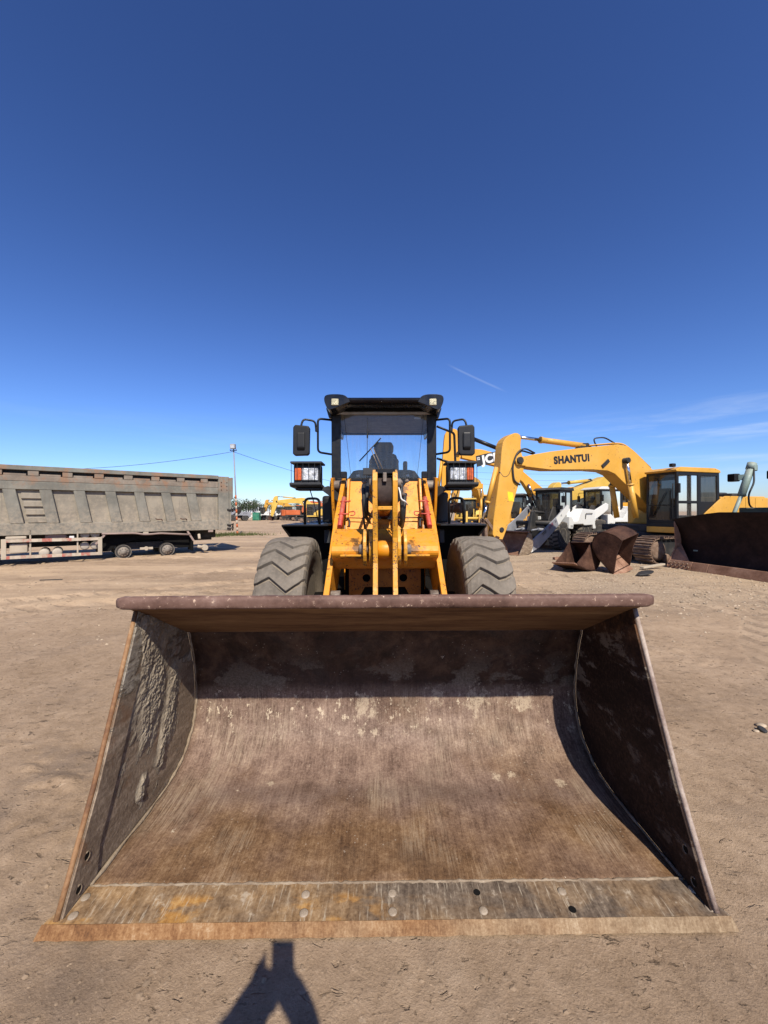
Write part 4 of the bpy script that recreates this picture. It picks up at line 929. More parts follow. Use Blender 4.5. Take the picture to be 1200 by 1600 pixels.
# rear frame and hood behind the cab
MB().prism([(6.5, 1.2), (6.5, 1.95), (6.7, 2.02), (8.3, 1.92), (8.5, 1.80), (8.55, 1.2)], -.60, .60, 'x').build('engine_hood', 'orange', LD, .03, 2)
MB().box(-.45, .45, 4.95, 8.4, .62, 1.20).build('rear_frame', 'dark_void', LD, .01, 1)
MB().prism([(8.15, .55), (8.15, 1.2), (8.6, 1.2), (8.68, .9), (8.5, .5)], -.80, .80, 'x').build('counterweight', 'orange', LD, .03, 2)
for sx in (-1, 1):
    MB().prism([(5.9, 1.30), (6.1, 1.36), (7.3, 1.36), (7.5, 1.25), (7.3, 1.30), (6.1, 1.30)], min(sx * .62, sx * 1.13), max(sx * .62, sx * 1.13), 'x').build('rear_fender', 'black', LD, .005, 1)
    MB().box(min(sx * .62, sx * .95), max(sx * .62, sx * .95), 5.1, 5.75, .50, .54).build('step', 'black', LD, .005, 1)
ORG[:] = [0, 0, 0]
# ---------------------------------------------------------------- materials of the other machines
M['yellow'] = paint('yellow_paint', (0.78, 0.40, 0.045), 0.45, 0.22, 0.35, scale=1.2, var=0.10, streak=0.22, topdust=0.35)
M['yellow_jcb'] = paint('golden_paint', (0.80, 0.37, 0.015), 0.42, 0.12, 0.2, scale=1.2, var=0.08, streak=0.12, topdust=0.25)
M['yellow_pale'] = paint('pale_yellow_paint', (0.76, 0.48, 0.07), 0.5, 0.2, 0.2, scale=1.0, topdust=0.3)
M['orange_red'] = paint('orange_red_paint', (0.60, 0.12, 0.02), 0.5, 0.2, 0.2, scale=1.0)
M['white_paint'] = paint('white_paint', (0.74, 0.74, 0.70), 0.45, 0.18, 0.15, scale=1.5, var=0.05, streak=0.2, topdust=0.2)
M['arm_grey'] = paint('blue_grey_paint', (0.27, 0.28, 0.31), 0.5, 0.15, 0.15, scale=2, topdust=0.2)
M['green_grey'] = paint('grey_green_paint', (0.25, 0.34, 0.30), 0.5, 0.2, 0.4, scale=2)
M['dark_green'] = paint('dark_green_paint', (0.045, 0.075, 0.055), 0.5, 0.15, 0.3, scale=2)
M['teal'] = paint('teal_paint', (0.02, 0.27, 0.30), 0.5, 0.2, 0.1)
M['green'] = paint('green_paint', (0.02, 0.22, 0.13), 0.5, 0.2, 0.1)
M['dirty_black'] = paint('dirty_black_paint', (0.018, 0.018, 0.018), 0.6, 0.22, 0, scale=3, topdust=0.5, dustcol=(0.22, 0.18, 0.14))
M['rust_dark'] = rusty('dark_rust', [(0.016, 0.007, 0.005), (0.045, 0.020, 0.013), (0.10, 0.048, 0.030), (0.19, 0.105, 0.068)], 2.2, 0.8, 0.4)
M['rust_brown'] = rusty('brown_rust', [(0.11, 0.050, 0.030), (0.22, 0.115, 0.072), (0.33, 0.19, 0.125), (0.42, 0.28, 0.20)], 2.6, 0.8, 0.4)
M['rust_blade_shaded'] = rusty('shaded_rust', [(0.008, 0.004, 0.0025), (0.018, 0.008, 0.005), (0.038, 0.018, 0.012), (0.08, 0.043, 0.028)], 1.8, 0.85, 0.3)  # rust darkened to put the backlit blade's shade into its colour
M['track_steel'] = rusty('track_steel', [(0.085, 0.05, 0.034), (0.20, 0.13, 0.09), (0.36, 0.27, 0.20)], 7, 0.75, 0.5)
M['decal_black'] = plain('black_decal', (0.010, 0.010, 0.011), 0.45)
M['decal_white'] = plain('white_decal', (0.80, 0.80, 0.78), 0.45)
M['decal_yellow'] = plain('yellow_decal', (0.85, 0.62, 0.02), 0.45)
M['decal_red'] = plain('dark_red_decal', (0.17, 0.025, 0.06), 0.5)
# dump body: grey primer under tan dust, rust along the upper rails
def dump_mat(name, a_, b_, dust):
    t = NT(name); o = t.co(); p = t.sep(o)
    n1 = t.noise(o, 1.4, 7, 0.62); n2 = t.noise(o, 9, 6, 0.7); st = t.noise(t.co((7, 7, 0.7)), 1.2, 5, 0.62)
    c = t.mix(t.rng(n1, 0.35, 0.68), a_, b_)
    c = t.mix(t.math('MULTIPLY', t.rng(n2, 0.45, 0.75), dust), c, (0.40, 0.335, 0.25))
    c = t.mix(t.math('MULTIPLY', t.rng(st, 0.52, 0.72), 0.5), c, (0.155, 0.135, 0.108))
    rz = t.math('MULTIPLY', t.rng(p[2], 2.15, 2.5), t.rng(t.noise(o, 2.4, 6, 0.65), 0.47, 0.60))
    c = t.mix(t.math('MULTIPLY', rz, 0.7), c, (0.30, 0.165, 0.095))
    low = t.math('MULTIPLY', t.rng(p[2], 1.9, 1.1), 0.45)
    c = t.mix(t.math('MULTIPLY', low, t.rng(n2, 0.3, 0.65)), c, (0.48, 0.385, 0.28))
    return t.done(c, 0.8, 0, t.bump(n2, 0.25, 0.01), 0.25)
M['dump_body'] = dump_mat('dusty_grey_body', (0.150, 0.145, 0.122), (0.245, 0.232, 0.192), 0.22)
M['dump_panel'] = dump_mat('dusty_tan_panel', (0.215, 0.190, 0.150), (0.33, 0.288, 0.222), 0.55)
M['rail_rust'] = dump_mat('rusty_grey_rail', (0.185, 0.148, 0.115), (0.275, 0.230, 0.182), 0.3)
M['strap'] = paint('dusty_pinkish_steel', (0.36, 0.26, 0.22), 0.7, 0.4, 0.2)
t = NT('red_white_tape'); o = t.co(); p = t.sep(o)
band = t.math('GREATER_THAN', t.math('FRACT', t.math('MULTIPLY', p[0], 2.2)), 0.5)
nz = t.noise(o, 7, 6, 0.7)
c = t.mix(band, (0.56, 0.47, 0.36), (0.42, 0.12, 0.09)); c = t.mix(t.rng(nz, 0.38, 0.60), c, (0.44, 0.36, 0.27))
M['guard_tape'] = t.done(c, 0.7, 0, None, 0.3)
M['guard_paint'] = paint('dusty_cream_paint', (0.52, 0.44, 0.33), 0.7, 0.4, 0.2)
M['hub_grey'] = paint('dusty_grey_hub', (0.24, 0.21, 0.175), 0.7, 0.4, 0.2, scale=6)
M['tank'] = paint('dusty_white_tank', (0.50, 0.44, 0.36), 0.6, 0.4, 0.1)

# ---------------------------------------------------------------- dump trailer at left (local +X = towards its tail, -Y = the side we see)
DT = thing('dump_trailer', (-8.5, 12.9, 0), math.atan2(.8, 1.0), 'long dusty grey steel dump trailer standing on bare wheel hubs at left', 'dump trailer')
XF, XR = -5.6, 3.30
def side_pair(f):
    f(-1)
Zb, Zlr, Zband, Zr, Zs, Zt1, Zt = .86, 1.20, 2.18, 2.42, 2.58, 2.735, 2.87
body = MB().box(XF, XR - .10, .075, 2.35, Zb + .05, Zb + .12).box(XF, XR - .1, .095, .15, Zlr, Zr).box(XF, XR - .1, 2.33, 2.355, Zlr, Zt).box(XF, XF + .05, .1, 2.33, Zb, Zt)
DB = body.build('dump_body', 'dump_panel', DT)
MB().box(XF, XR - .40, .0, .10, Zb, Zlr).build('lower_rail', 'dump_body', DB, .012, 1)
MB().box(XF, XR - .40, -.01, .10, Zband, Zr - .005).build('upper_rail', 'dump_body', DB, .012, 1)
MB().box(XF, XR - .40, .015, .10, Zr, Zs).build('middle_rail', 'rail_rust', DB, .010, 1)
MB().box(XF, XR - .40, -.02, .12, Zt1, Zt).build('top_rail', 'dump_body', DB, .012, 1)
MB().box(XF, XR - .40, .14, .155, Zs - .02, Zt1 + .02).build('slot_back', 'dirty_black', DB)
for i in range(11):
    x = -2.89 + .785 * (i - 3)
    if x < XF or x + .62 > XR - .42: continue
    MB().prism([(x, Zband + .002), (x + .28, Zband + .002), (x + .46, Zlr - .002), (x + .17, Zlr - .002)], -.005, .096, 'y').build('side_rib', 'dump_body', DB, .012, 1)
x = 1.83 + .02
MB().prism([(x, Zband), (x + .28, Zband), (x + .48, Zlr), (x + .2, Zlr)], -.006, .096, 'y').build('side_rib', 'dump_body', DB, .012, 1)
for i in range(12):
    x = -5.45 + .775 * i
    if x > XR - .5: continue
    MB().box(x, x + .24, .005, .135, Zs + .001, Zt1 - .001).build('rail_post', 'rail_rust', DB, .008, 1)
    MB().box(x + .26, x + .74, .03, .10, Zs + .001, Zs + .06).build('rail_filler', 'rail_rust', DB, .006, 1)
# ladder rungs pressed into one bay
for k in range(4):
    z = 2.12 - k * .235
    MB().box(-2.50 + .05 * k, -2.02 + .05 * k, .04, .094, z - .20, z - .03).build('ladder_panel', 'dump_panel', DB, .012, 1)
# tail post, tailgate and its hinge clutter
MB().box(XR - .40, XR - .02, -.02, .16, Zb - .02, Zt - .03).build('tail_post', 'dump_body', DB, .012, 1)
for k in range(3):
    for dx in (-.30, -.10):
        MB().cyl((XR + dx, -.02, 2.62 - .14 * k), (XR + dx, -.035, 2.62 - .14 * k), .018, 8).build('bolt', 'rust_dark', DB)
MB().box(XR - .01, XR + .06, -.03, 2.4, Zb - .05, Zt - .06).box(XR + .06, XR + .13, -.02, .06, 2.0, Zt - .05).build('tailgate', 'dump_body', DB, .015, 1)
for z in (1.62, 1.05, .92):
    MB().tube([(XR - .10, -.04, z), (XR + .02, -.07, z - .02), (XR + .12, -.05, z + .03), (XR + .10, -.03, z - .1)], .03, 7).build('latch', 'dirty_black', DB)
for px in (.86, 1.62):
    MB().tube(fillet([(px, -.03, 1.30), (px + .05, -.06, 1.27), (px + .18, -.05, 1.28), (px + .2, -.03, 1.23)], .02), .018, 6).build('rope_hook', 'rust_dark', DB)
# chassis
MB().box(XF, XR - .3, .75, .90, .55, Zb).box(XF, XR - .3, 1.5, 1.65, .55, Zb).box(-.2, 1.9, .5, 1.9, .28, .50).box(XF, XR - .4, .92, 1.48, .45, .7).build('chassis', 'dirty_black', DT)
MB().prism([(-.75, .80), (-.75, .25), (-.40, .25), (-.2, .45), (.45, .62), (.75, .62), (1.05, .58), (1.6, .25), (1.95, .25), (2.2, .8)], .30, .55, 'y').build('suspension_beam', 'dark_void', DT)
for xw in (-.04, 1.23, 2.55):
    if xw < 2:
        w = MB().lathe([(.0, .0), (.10, .0), (.11, .03), (.20, .03), (.205, .07), (.262, .08), (.272, .05), (.285, .05), (.285, .30), (.24, .34), (.0, .34)], (0, 0, 0), 'y', 30).build('wheel_hub', 'hub_grey', DT)
        w.location = (xw, .02, .225); w.scale = (.78, 1, .78)
        MB().lathe([(.276, .06), (.290, .045), (.300, .07), (.30, .22), (.28, .25)], (0, 0, 0), 'y', 30).build('rim', 'tyre_far', w)
        for k in range(10):
            a = k * .628
            MB().cyl((.155 * math.cos(a), .032, .155 * math.sin(a)), (.155 * math.cos(a), .005, .155 * math.sin(a)), .016, 7).build('wheel_nut', 'bolt', w)
        w2 = w.copy(); COL.objects.link(w2); w2.location = (xw, 2.3, .225); w2.rotation_euler = (0, 0, math.pi)
    else:
        MB().cyl((2.45, .25, .22), (2.45, .05, .22), .11, 14).cyl((2.38, .1, .24), (2.20, .1, .28), .06, 8).build('axle_stub', 'guard_paint', DT, .01, 1)
MB().cyl((.60, .12, .30), (.60, .02, .30), .07, 10).bar((.42, .1, .30), (.80, .1, .30), .06, .08).build('spring_seat', 'guard_paint', DT, .01, 1)
# bent mud-guard strap and stays
MB().tube(fillet([(-.62, -.01, .84), (.30, -.01, .83), (.50, -.01, .78), (.75, -.01, .78), (1.0, -.01, .80), (1.95, -.01, .72)], .1), .035, 6).build('guard_strap', 'strap', DT)
MB().bar((-.55, 0, .80), (-.78, 0, .52), .05, .06).build('guard_stay', 'strap', DT)
MB().bar((1.85, 0, .84), (2.05, 0, .50), .05, .06).build('guard_stay', 'strap', DT)
MB().box(.5, .66, -.02, .02, .76, .86).build('strap_clip', 'guard_paint', DT, .01, 1)
for xw in (1.98, 2.02):
    MB().box(xw, xw + .03, .02, .55, .16, .62).build('mud_flap', 'dark_void', DT)
MB().cyl((2.25, .1, .72), (2.25, .02, .55), .05, 8).build('tail_lamp', 'guard_paint', DT, .01, 1)
MB().box(2.55, 2.72, 0, .06, .78, .86).build('marker_lamp', 'strap', DT, .01, 1)
# side guard frame, air tanks, battery boxes
G0, G1, zt, zb = -2.86, -.66, .72, .25
MB().bar((G0, -.03, zt), (G1, -.03, zt - .03), .04, .09).build('guard_rail', 'guard_tape', DT)
MB().bar((G0, -.03, zb), (G1, -.03, zb - .02), .04, .09).build('guard_rail', 'guard_tape', DT)
MB().box(G0 - .05, G0 + .06, -.052, -.01, zb - .05, zt + .05).build('guard_post', 'guard_paint', DT, .005, 1)
MB().box(G1 - .06, G1 + .05, -.052, -.01, zb - .07, zt + .02).build('guard_post', 'guard_paint', DT, .005, 1)
for xg in (-2.30, -1.22):
    MB().box(xg - .02, xg + .02, .0, .03, zb, zt + .3).build('guard_stay', 'guard_paint', DT, .005, 1)
for xg, zg, rr in ((-1.04, .83, .125), (-.78, .84, .125), (-1.04, .47, .12), (-.78, .47, .12), (-2.0, .32, .125), (-1.70, .32, .125)):
    MB().lathe([(.0, .10), (rr * .7, .10), (rr * .93, .115), (rr, .15), (rr, .9), (rr * .6, .98), (0, 1.0)], (xg, 0, zg), 'y', 20).build('air_tank', 'tank', DT)
MB().box(-2.74, -2.36, .03, .45, .36, .62).build('battery_box', 'guard_paint', DT, .015, 1)
MB().box(-2.82, -2.38, .0, .45, .76, .84).build('battery_lid', 'guard_paint', DT, .015, 1)
MB().box(-1.98, -1.5, .1, .5, .74, .86).prism([(-2.0, .78), (-1.9, .86), (-1.55, .86), (-1.45, .78)], .08, .1, 'y').build('valve_block', 'strap', DT, .02, 1)
MB().box(-1.42, -1.30, .02, .12, .64, .80).build('junction_box', 'white', DT, .01, 1)
MB().box(-1.6, -1.46, .04, .08, .87, .92).build('marker_lamp', 'white', DT, .01, 1)
MB().box(XF, -3.1, .15, .5, .15, .62).tube([(-3.3, .0, .85), (-3.05, .0, .72), (-3.02, .0, .2)], .03, 6).build('tool_chest', 'dirty_black', DT, .02, 1)
for yy in (.25, 1.9):
    MB().box(-4.9, -4.75, yy, yy + .15, .02, .85).box(-4.95, -4.7, yy - .05, yy + .2, .0, .04).build('landing_leg', 'dirty_black', DT)

# ---------------------------------------------------------------- tracked excavators
def two(P, b):   # rotate 2-D points about a pivot and shift
    (px, pz), a, (dx, dz) = b; c, s = math.cos(a), math.sin(a)
    return [(px + (x - px) * c - (z - pz) * s + dx, pz + (x - px) * s + (z - pz) * c + dz) for x, z in P]
BOOM_T = [(4.59, 3.04), (4.41, 3.1), (3.72, 3.23), (2.41, 3.41), (1.2, 3.56), (0.77, 3.51), (0.36, 3.24), (-0.41, 2.69), (-.62, 1.75)]
BOOM_B = [(-.50, 1.42), (-0.1, 1.6), (0.49, 2.05), (1.05, 2.43), (1.33, 2.64), (1.61, 2.73), (2.19, 2.75), (3.72, 2.7), (4.59, 2.76)]
STICK = [(4.82, 3.73), (5.06, 3.64), (5.25, 3.48), (5.31, 3.25), (5.35, 2.78), (5.39, 2.45), (5.64, 0.91), (5.5, .72), (5.25, 0.67), (4.82, 2.16), (4.60, 2.55), (4.58, 2.9), (4.7, 3.28), (4.66, 3.63)]
def make_track(parent, y0, y1, x0, x1, h, shoes=True, frame_mat='dirty_black'):
    r = h / 2; sv = ORG[:]
    tk = MB().prism([(x1 - r + (r - .09) * math.cos(a), r + (r - .09) * math.sin(a)) for a in [R(q) for q in range(-90, 91, 20)]] + [(x0 + r + (r - .09) * math.cos(a), r + (r - .09) * math.sin(a)) for a in [R(q) for q in range(90, 271, 20)]], y0 + .10, y1 - .10, 'y').build('track', frame_mat, parent)
    for xx in (x1 - r, x0 + r):
        MB().lathe([(0, y0 + .03), (r * .45, y0 + .03), (r * .72, y0 + .06), (r * .72, y1 - .06), (r * .45, y1 - .03), (0, y1 - .03)], (xx, 0, r), 'y', 20).build('idler', 'track_steel', tk)
    n = 5
    for k in range(n):
        xx = x0 + r + (x1 - x0 - 2 * r) * (k + .5) / n
        MB().lathe([(0, y0 + .04), (.11, y0 + .04), (.13, y0 + .07), (.13, y1 - .07), (.11, y1 - .04), (0, y1 - .04)], (xx, 0, .16), 'y', 12).build('roller', 'track_steel', tk)
    # shoes round the loop
    L = x1 - x0 - 2 * r; per = 2 * L + 2 * math.pi * r; ns = max(24, int(per / .17)) if shoes else 0
    if shoes:
        sh = MB().box(-.075, .075, y0, y1, -.045, -.02).box(-.075, -.045, y0 + .005, y1 - .005, -.0205, .025).box(-.005, .02, y0 + .005, y1 - .005, -.0205, .012).build('track_shoe', 'track_steel', tk)
        for k in range(ns):
            d = per * (k + .5) / ns
            if d < L: x, z, a = x0 + r + d, h, 0
            elif d < L + math.pi * r: q = (d - L) / r; x, z, a = x1 - r + r * math.sin(q), r + r * math.cos(q), q
            elif d < 2 * L + math.pi * r: x, z, a = x1 - r - (d - L - math.pi * r), 0, math.pi
            else: q = (d - 2 * L - math.pi * r) / r; x, z, a = x0 + r - r * math.sin(q), r - r * math.cos(q), math.pi + q
            o = sh if k == 0 else sh.copy()
            if k: COL.objects.link(o); o.parent = tk
            o.location = (x, 0, z - .0); o.rotation_euler = (0, a, 0)
    return tk
def exc_bucket(parent, mat, w=1.0, name='bucket'):
    """digging bucket, hinge at origin, opening to -X, built hanging below"""
    pr = smooth2([(0.10, -.02), (.36, -.12), (.50, -.42), (.38, -.78), (.02, -.92), (-.42, -.86)], 1)
    inn = [(x * .94 - .01, z * .95 - .01) for x, z in pr]
    b = MB().prism(pr + inn[::-1], -w / 2, w / 2, 'y').build(name, mat, parent)
    for sy in (-1, 1):
        MB().prism(inn + [(-.20, -.30)], sy * (w / 2 - .03), sy * (w / 2 - .002), 'y').build('side_plate', mat, b)
        MB().prism([(-.05, .10), (.12, .10), (.18, -.08), (-.06, -.06)], sy * .16 - .02, sy * .16 + .02, 'y').build('hinge_ear', mat, b)
    for k in range(5):
        y = -w / 2 + .1 + (w - .2) * k / 4
        MB().prism([(-.38, -.90), (-.38, -.83), (-.62, -.85)], y - .05, y + .05, 'y').build('tooth', 'track_steel', b)
    return b
def make_excavator(name, label, cat, loc, head, paint_m, cabm='dirty_black', group=None, detail=2, text=None, bt=0.0, stk=0.0, cab_glass='glass_dark', boom_t=BOOM_T, boom_b=BOOM_B, stick=STICK, tip=(4.78, 2.93), swing=0.0, logo=None, roofm=None):
    """local +X forward, +Y left, z up; upper structure turned by swing against the tracks"""
    rz = math.pi + head
    E = thing(name, loc, rz, label, cat, group)
    for sy in (1, -1):
        y0, y1 = (.90, 1.45) if sy > 0 else (-1.45, -.90)
        make_track(E, y0, y1, -2.6, 1.42, .76, detail > 0)
    MB().box(-1.6, 1.0, -.9, .9, .28, .62).lathe([(.85, .62), (.85, .86)], (-.55, 0, 0), 'z', 24).build('car_body', 'dirty_black', E)
    MB().box(-3.6, .25, -1.30, 1.34, .86, 1.06).build('platform', 'dirty_black', E, .02, 1)
    # engine hood and counterweight
    hd = [(-.70, 1.04), (-.70, 1.36), (-.80, 1.44), (-1.50, 1.90), (-1.66, 1.95), (-3.45, 1.95), (-3.45, 1.04)]
    MB().prism(hd, 1.384, 1.43, 'y').build('side_panel', paint_m, E, .015, 2)
    MB().box(-3.45, -1.50, .55, 1.383, 1.06, 1.93).build('side_hood', paint_m, E, .03, 2)
    MB().box(-3.45, -1.0, -1.35, .548, 1.06, 1.88).build('engine_hood', paint_m, E, .04, 2)
    MB().box(-3.3, -2.3, -1.0, .50, 1.90, 2.12).build('engine_cover', 'dirty_black', E, .06, 2)
    MB().box(-3.2, -2.5, .55, 1.1, 1.94, 2.06).build('air_intake', 'dirty_black', E, .05, 2)
    cw = [(-3.47, -1.38), (-3.47, 1.38), (-3.75, 1.36), (-4.05, 1.1), (-4.15, .5), (-4.15, -.5), (-4.05, -1.1), (-3.75, -1.36)]
    MB().prism(cw, .95, 1.92, 'z').build('counterweight', paint_m, E, .05, 2)
    if detail > 1:
        for xx in (-2.55, -3.0): MB().box(xx, xx + .008, 1.431, 1.4335, 1.15, 1.90).build('panel_gap', 'dark_void', E)
        MB().tube(fillet([(-2.0, 1.43, 1.28), (-2.0, 1.455, 1.40), (-2.2, 1.455, 1.40)], .05), .012, 6).build('grab_handle', paint_m, E)
        MB().box(-3.35, -3.22, 1.429, 1.438, 1.5, 1.60).build('badge', 'dirty_black', E)
    # cab: floor skirt, posts, panes, roof
    c0, c1, y0, y1, z0, z1 = -1.46, .30, .43, 1.38, 1.12, 2.64
    K = MB()
    posts = [(c1 - .07, c1, y0, y0 + .06), (c1 - .08, c1, y1 - .07, y1), (c1 - .98, c1 - .86, y1 - .06, y1), (c0, c0 + .09, y1 - .07, y1), (c0, c0 + .09, y0, y0 + .06)]
    for a, b, c_, d in posts: K.box(a, b, c_, d, z0, z1)
    K.box(c0, c1, y0, y1, z0 - .08, z0 + .02).box(c0, c1, y0 + .01, y0 + .04, z0, z0 + .55).box(c0, c0 + .06, y0, y1, z0, 1.70)
    K.box(c1 - .05, c1 - .005, y0 + .06, y1 - .07, z0 + .02, z0 + .12).box(c1 - .05, c1 - .005, y0 + .06, y1 - .07, z1 - .07, z1).box(c1 - .05, c1 - .01, y0 + .06, y1 - .07, 1.66, 1.69)
    K.box(c0 + .09, c1 - .08, y1 - .05, y1 - .005, z1 - .10, z1).box(c1 - .86, c1 - .08, y1 - .05, y1 - .006, 1.72, 1.80).box(c0 + .09, c1 - .98, y1 - .05, y1 - .006, z0, 1.78).box(c0, c0 + .05, y0 + .06, y1 - .07, z1 - .1, z1)
    C_ = K.build('cab', cabm, E, .008, 1)
    rm = roofm or paint_m
    MB().prism([(c0 - .04, z1 + .002), (c0 - .02, z1 + .08), (c0 + .2, z1 + .14), (c1 - .15, z1 + .14), (c1 + .06, z1 + .06), (c1 + .04, z1 + .002)], y0 - .02, y1 + .02, 'y').build('cab_roof', rm, C_, .02, 2)
    MB().box(c0, c1 - .0, y0, y1, z0 - .26, z0 - .082).build('cab_skirt', rm, C_, .015, 1)
    gl = [[(c1 - .02, y0 + .06, z0 + .12), (c1 - .02, y1 - .07, z0 + .12), (c1 - .02, y1 - .07, z1 - .07), (c1 - .02, y0 + .06, z1 - .07)],
          [(c1 - .86, y1 - .025, 1.80), (c1 - .08, y1 - .025, 1.80), (c1 - .08, y1 - .025, z1 - .1), (c1 - .86, y1 - .025, z1 - .1)],
          [(c1 - .86, y1 - .025, z0 + .02), (c1 - .08, y1 - .025, z0 + .02), (c1 - .08, y1 - .025, 1.72), (c1 - .86, y1 - .025, 1.72)],
          [(c0 + .09, y1 - .025, 1.78), (c1 - .98, y1 - .025, 1.78), (c1 - .98, y1 - .025, z1 - .1), (c0 + .09, y1 - .025, z1 - .1)],
          [(c0 + .02, y0 + .06, 1.70), (c0 + .02, y1 - .07, 1.70), (c0 + .02, y1 - .07, z1 - .1), (c0 + .02, y0 + .06, z1 - .1)],
          [(c0 + .09, y0 + .02, z0 + .56), (c1 - .07, y0 + .02, z0 + .56), (c1 - .07, y0 + .02, z1), (c0 + .09, y0 + .02, z1)]]
    for g in gl: MB().add(g, [(0, 1, 2, 3)]).build('window_pane', cab_glass, C_)
    if detail > 1:
        MB().box(-1.05, -.55, .68, 1.12, 1.45, 1.58).prism([(-1.05, 1.5), (-.93, 1.5), (-1.0, 2.25), (-1.12, 2.25)], .70, 1.10, 'y').build('seat', 'seat', C_, .03, 2)
        MB().box(-.1, .1, .62, .78, 1.2, 1.75).box(-.1, .1, 1.0, 1.12, 1.2, 1.6).build('control_console', 'plastic', C_, .03, 1)
        MB().box(c1 - .02, c1 + .06, y1 - .02, y1 + .10, 2.02, 2.30).build('mirror', 'plastic', C_, .02, 2)
        MB().tube([(c1 + .01, y0 + .25, z0 + .25), (c1 + .015, y0 + .62, z0 + .95)], .012, 6).build('wiper', 'plastic', C_)
        MB().tube(fillet([(c1 + .02, y1 - .10, z0 + .1), (c1 + .06, y1 - .08, z0 + .2), (c1 + .06, y1 - .08, 2.2), (c1 + .02, y1 - .1, 2.3)], .05), .014, 6).build('grab_rail', 'plastic', C_)
        MB().box(c1 - .06, c1 + .08, y1 - .18, y1 - .06, z1 + .14, z1 + .24).build('work_lamp', 'plastic', C_, .015, 1)
        MB().tube(fillet([(-.4, .75, z1 + .14), (-.4, .75, z1 + .2), (-.9, .75, z1 + .2), (-.9, .75, z1 + .14)], .04), .012, 6).build('roof_rail', 'plastic', C_)
    # boom with stick and cylinders; bt, stk turn them about the boom foot and the stick pin
    foot = (-.25, 1.55); T1 = (foot, bt, (0, 0))
    bo = two(boom_t + boom_b, T1); B = MB().prism(bo, -.24, .24, 'y').build('boom', paint_m, E, .012, 1)
    tp = two([tip], T1)[0]; T2 = (tip, bt + stk, (tp[0] - tip[0], tp[1] - tip[1]))
    S = MB().prism(two(smooth2(list(stick) + [stick[0]], 1)[1:-1], T2), -.17, .17, 'y').build('stick', paint_m, E, .012, 1)
    MB().cyl((tp[0], -.30, tp[1]), (tp[0], .30, tp[1]), .10, 14).build('stick_pin', 'dirty_black', E, .01, 1)
    for sy in (1, -1):
        MB().prism(two([(4.50, 2.78), (4.50, 3.04), (4.86, 3.06), (4.92, 2.93), (4.86, 2.80)], T1), sy * .175, sy * .238, 'y').build('boom_fork', paint_m, B, .008, 1)
    def ram(p, q, r, y, rod=.42, nm='cylinder'):
        a, b = Vector((p[0], y, p[1])), Vector((q[0], y, q[1])); m = a.lerp(b, 1 - rod)
        c_ = MB().cyl(a, m, r, 14).cyl(m - (b - a).normalized() * .06, m, r * 1.2, 14).build(nm, paint_m, E)
        MB().cyl(m, b, r * .55, 10).build('rod', 'chrome', c_)
        return c_
    e1 = two([(.98, 3.06)], T1)[0]
    for sy in (1, -1):
        ram((.62, 1.30), e1, .085, sy * .34, .40, 'boom_cylinder')
    MB().cyl((e1[0], -.42, e1[1]), (e1[0], .42, e1[1]), .085, 14).build('cylinder_pin', 'dirty_black', E, .008, 1)
    ram(two([(2.30, 3.50)], T1)[0], two([(4.72, 3.64)], T2)[0], .085, 0, .34, 'stick_cylinder')
    MB().prism(two([(2.05, 3.44), (2.2, 3.58), (2.4, 3.56), (2.6, 3.38)], T1), -.08, .08, 'y').build('cylinder_mount', 'dirty_black', B)
    bk = two([(5.38, 2.74), (5.80, 1.30), (5.62, .72), (5.38, .78), (5.72, .42), (5.45, .70)], T2)
    ram(bk[0], bk[1], .065, 0, .30, 'bucket_cylinder')
    for sy in (1, -1):
        MB().bar((bk[1][0], sy * .13, bk[1][1]), (bk[3][0], sy * .13, bk[3][1]), .03, .08).build('bucket_link', 'track_steel', E)
        MB().bar((bk[1][0], sy * .08, bk[1][1]), (bk[4][0], sy * .08, bk[4][1]), .03, .08).build('bucket_link', 'track_steel', E)
    bh = exc_bucket(E, 'rust_dark', 1.0); bh.location = (bk[5][0], 0, bk[5][1] + .05); bh.rotation_euler = (0, R(-18), 0); bh.scale = (.72, 1, .66)
    if detail > 1:
        for k, y in enumerate((-.10, 0, .10)):
            MB().tube(fillet([(q[0], y, q[1]) for q in two([(-.3, 2.9), (.45, 3.42), (.85, 3.62), (1.2, 3.62), (2.2, 3.50)], T1)], .25), .022, 6).build('steel_pipe', paint_m if k != 1 else 'dirty_black', B)
        MB().tube(fillet([(q[0], .21, q[1]) for q in two([(4.25, 3.16), (4.6, 3.30), (4.85, 3.15), (5.0, 2.75), (4.95, 2.35), (4.75, 2.25)], T1)], .15), .025, 6).build('hydraulic_hose', 'rubber_hose', B)
        MB().tube(fillet([(q[0], .15, q[1]) for q in two([(4.25, 3.14), (4.7, 3.24), (4.9, 2.95), (5.1, 2.5), (5.25, 2.45), (5.38, 2.6)], T1)], .15), .025, 6).build('hydraulic_hose', 'rubber_hose', B)
        MB().tube(fillet([(q[0], .10, q[1]) for q in two([(1.9, 3.47), (2.05, 3.72), (1.6, 3.78), (1.2, 3.62)], T1)], .15), .022, 6).build('hydraulic_hose', 'rubber_hose', B)
        MB().tube([(q[0], 0, q[1]) for q in two([(5.34, 2.45), (5.60, .95)], T2)], .02, 6).build('stick_edge', 'rust_dark', S)
        q0 = two([(5.02, 1.92)], T2)[0]
        MB().prism([(q0[0] + a, q0[1] + b) for a, b in ((-.10, -.14), (.08, -.12), (.12, .14), (-.06, .12))], .171, .174, 'y').build('warning_sticker', 'decal_yellow', S)
        MB().cyl((bk[3][0] - .05, -.2, bk[3][1] + .22), (bk[3][0] - .05, .2, bk[3][1] + .22), .07, 12).build('link_pin', 'dirty_black', E, .008, 1)
        MB().bar((two([(1.60, 3.05)], T1)[0][0], .25, 3.05), (1.85, .25, 2.85), .05, .10).build('work_lamp', 'dirty_black', B)
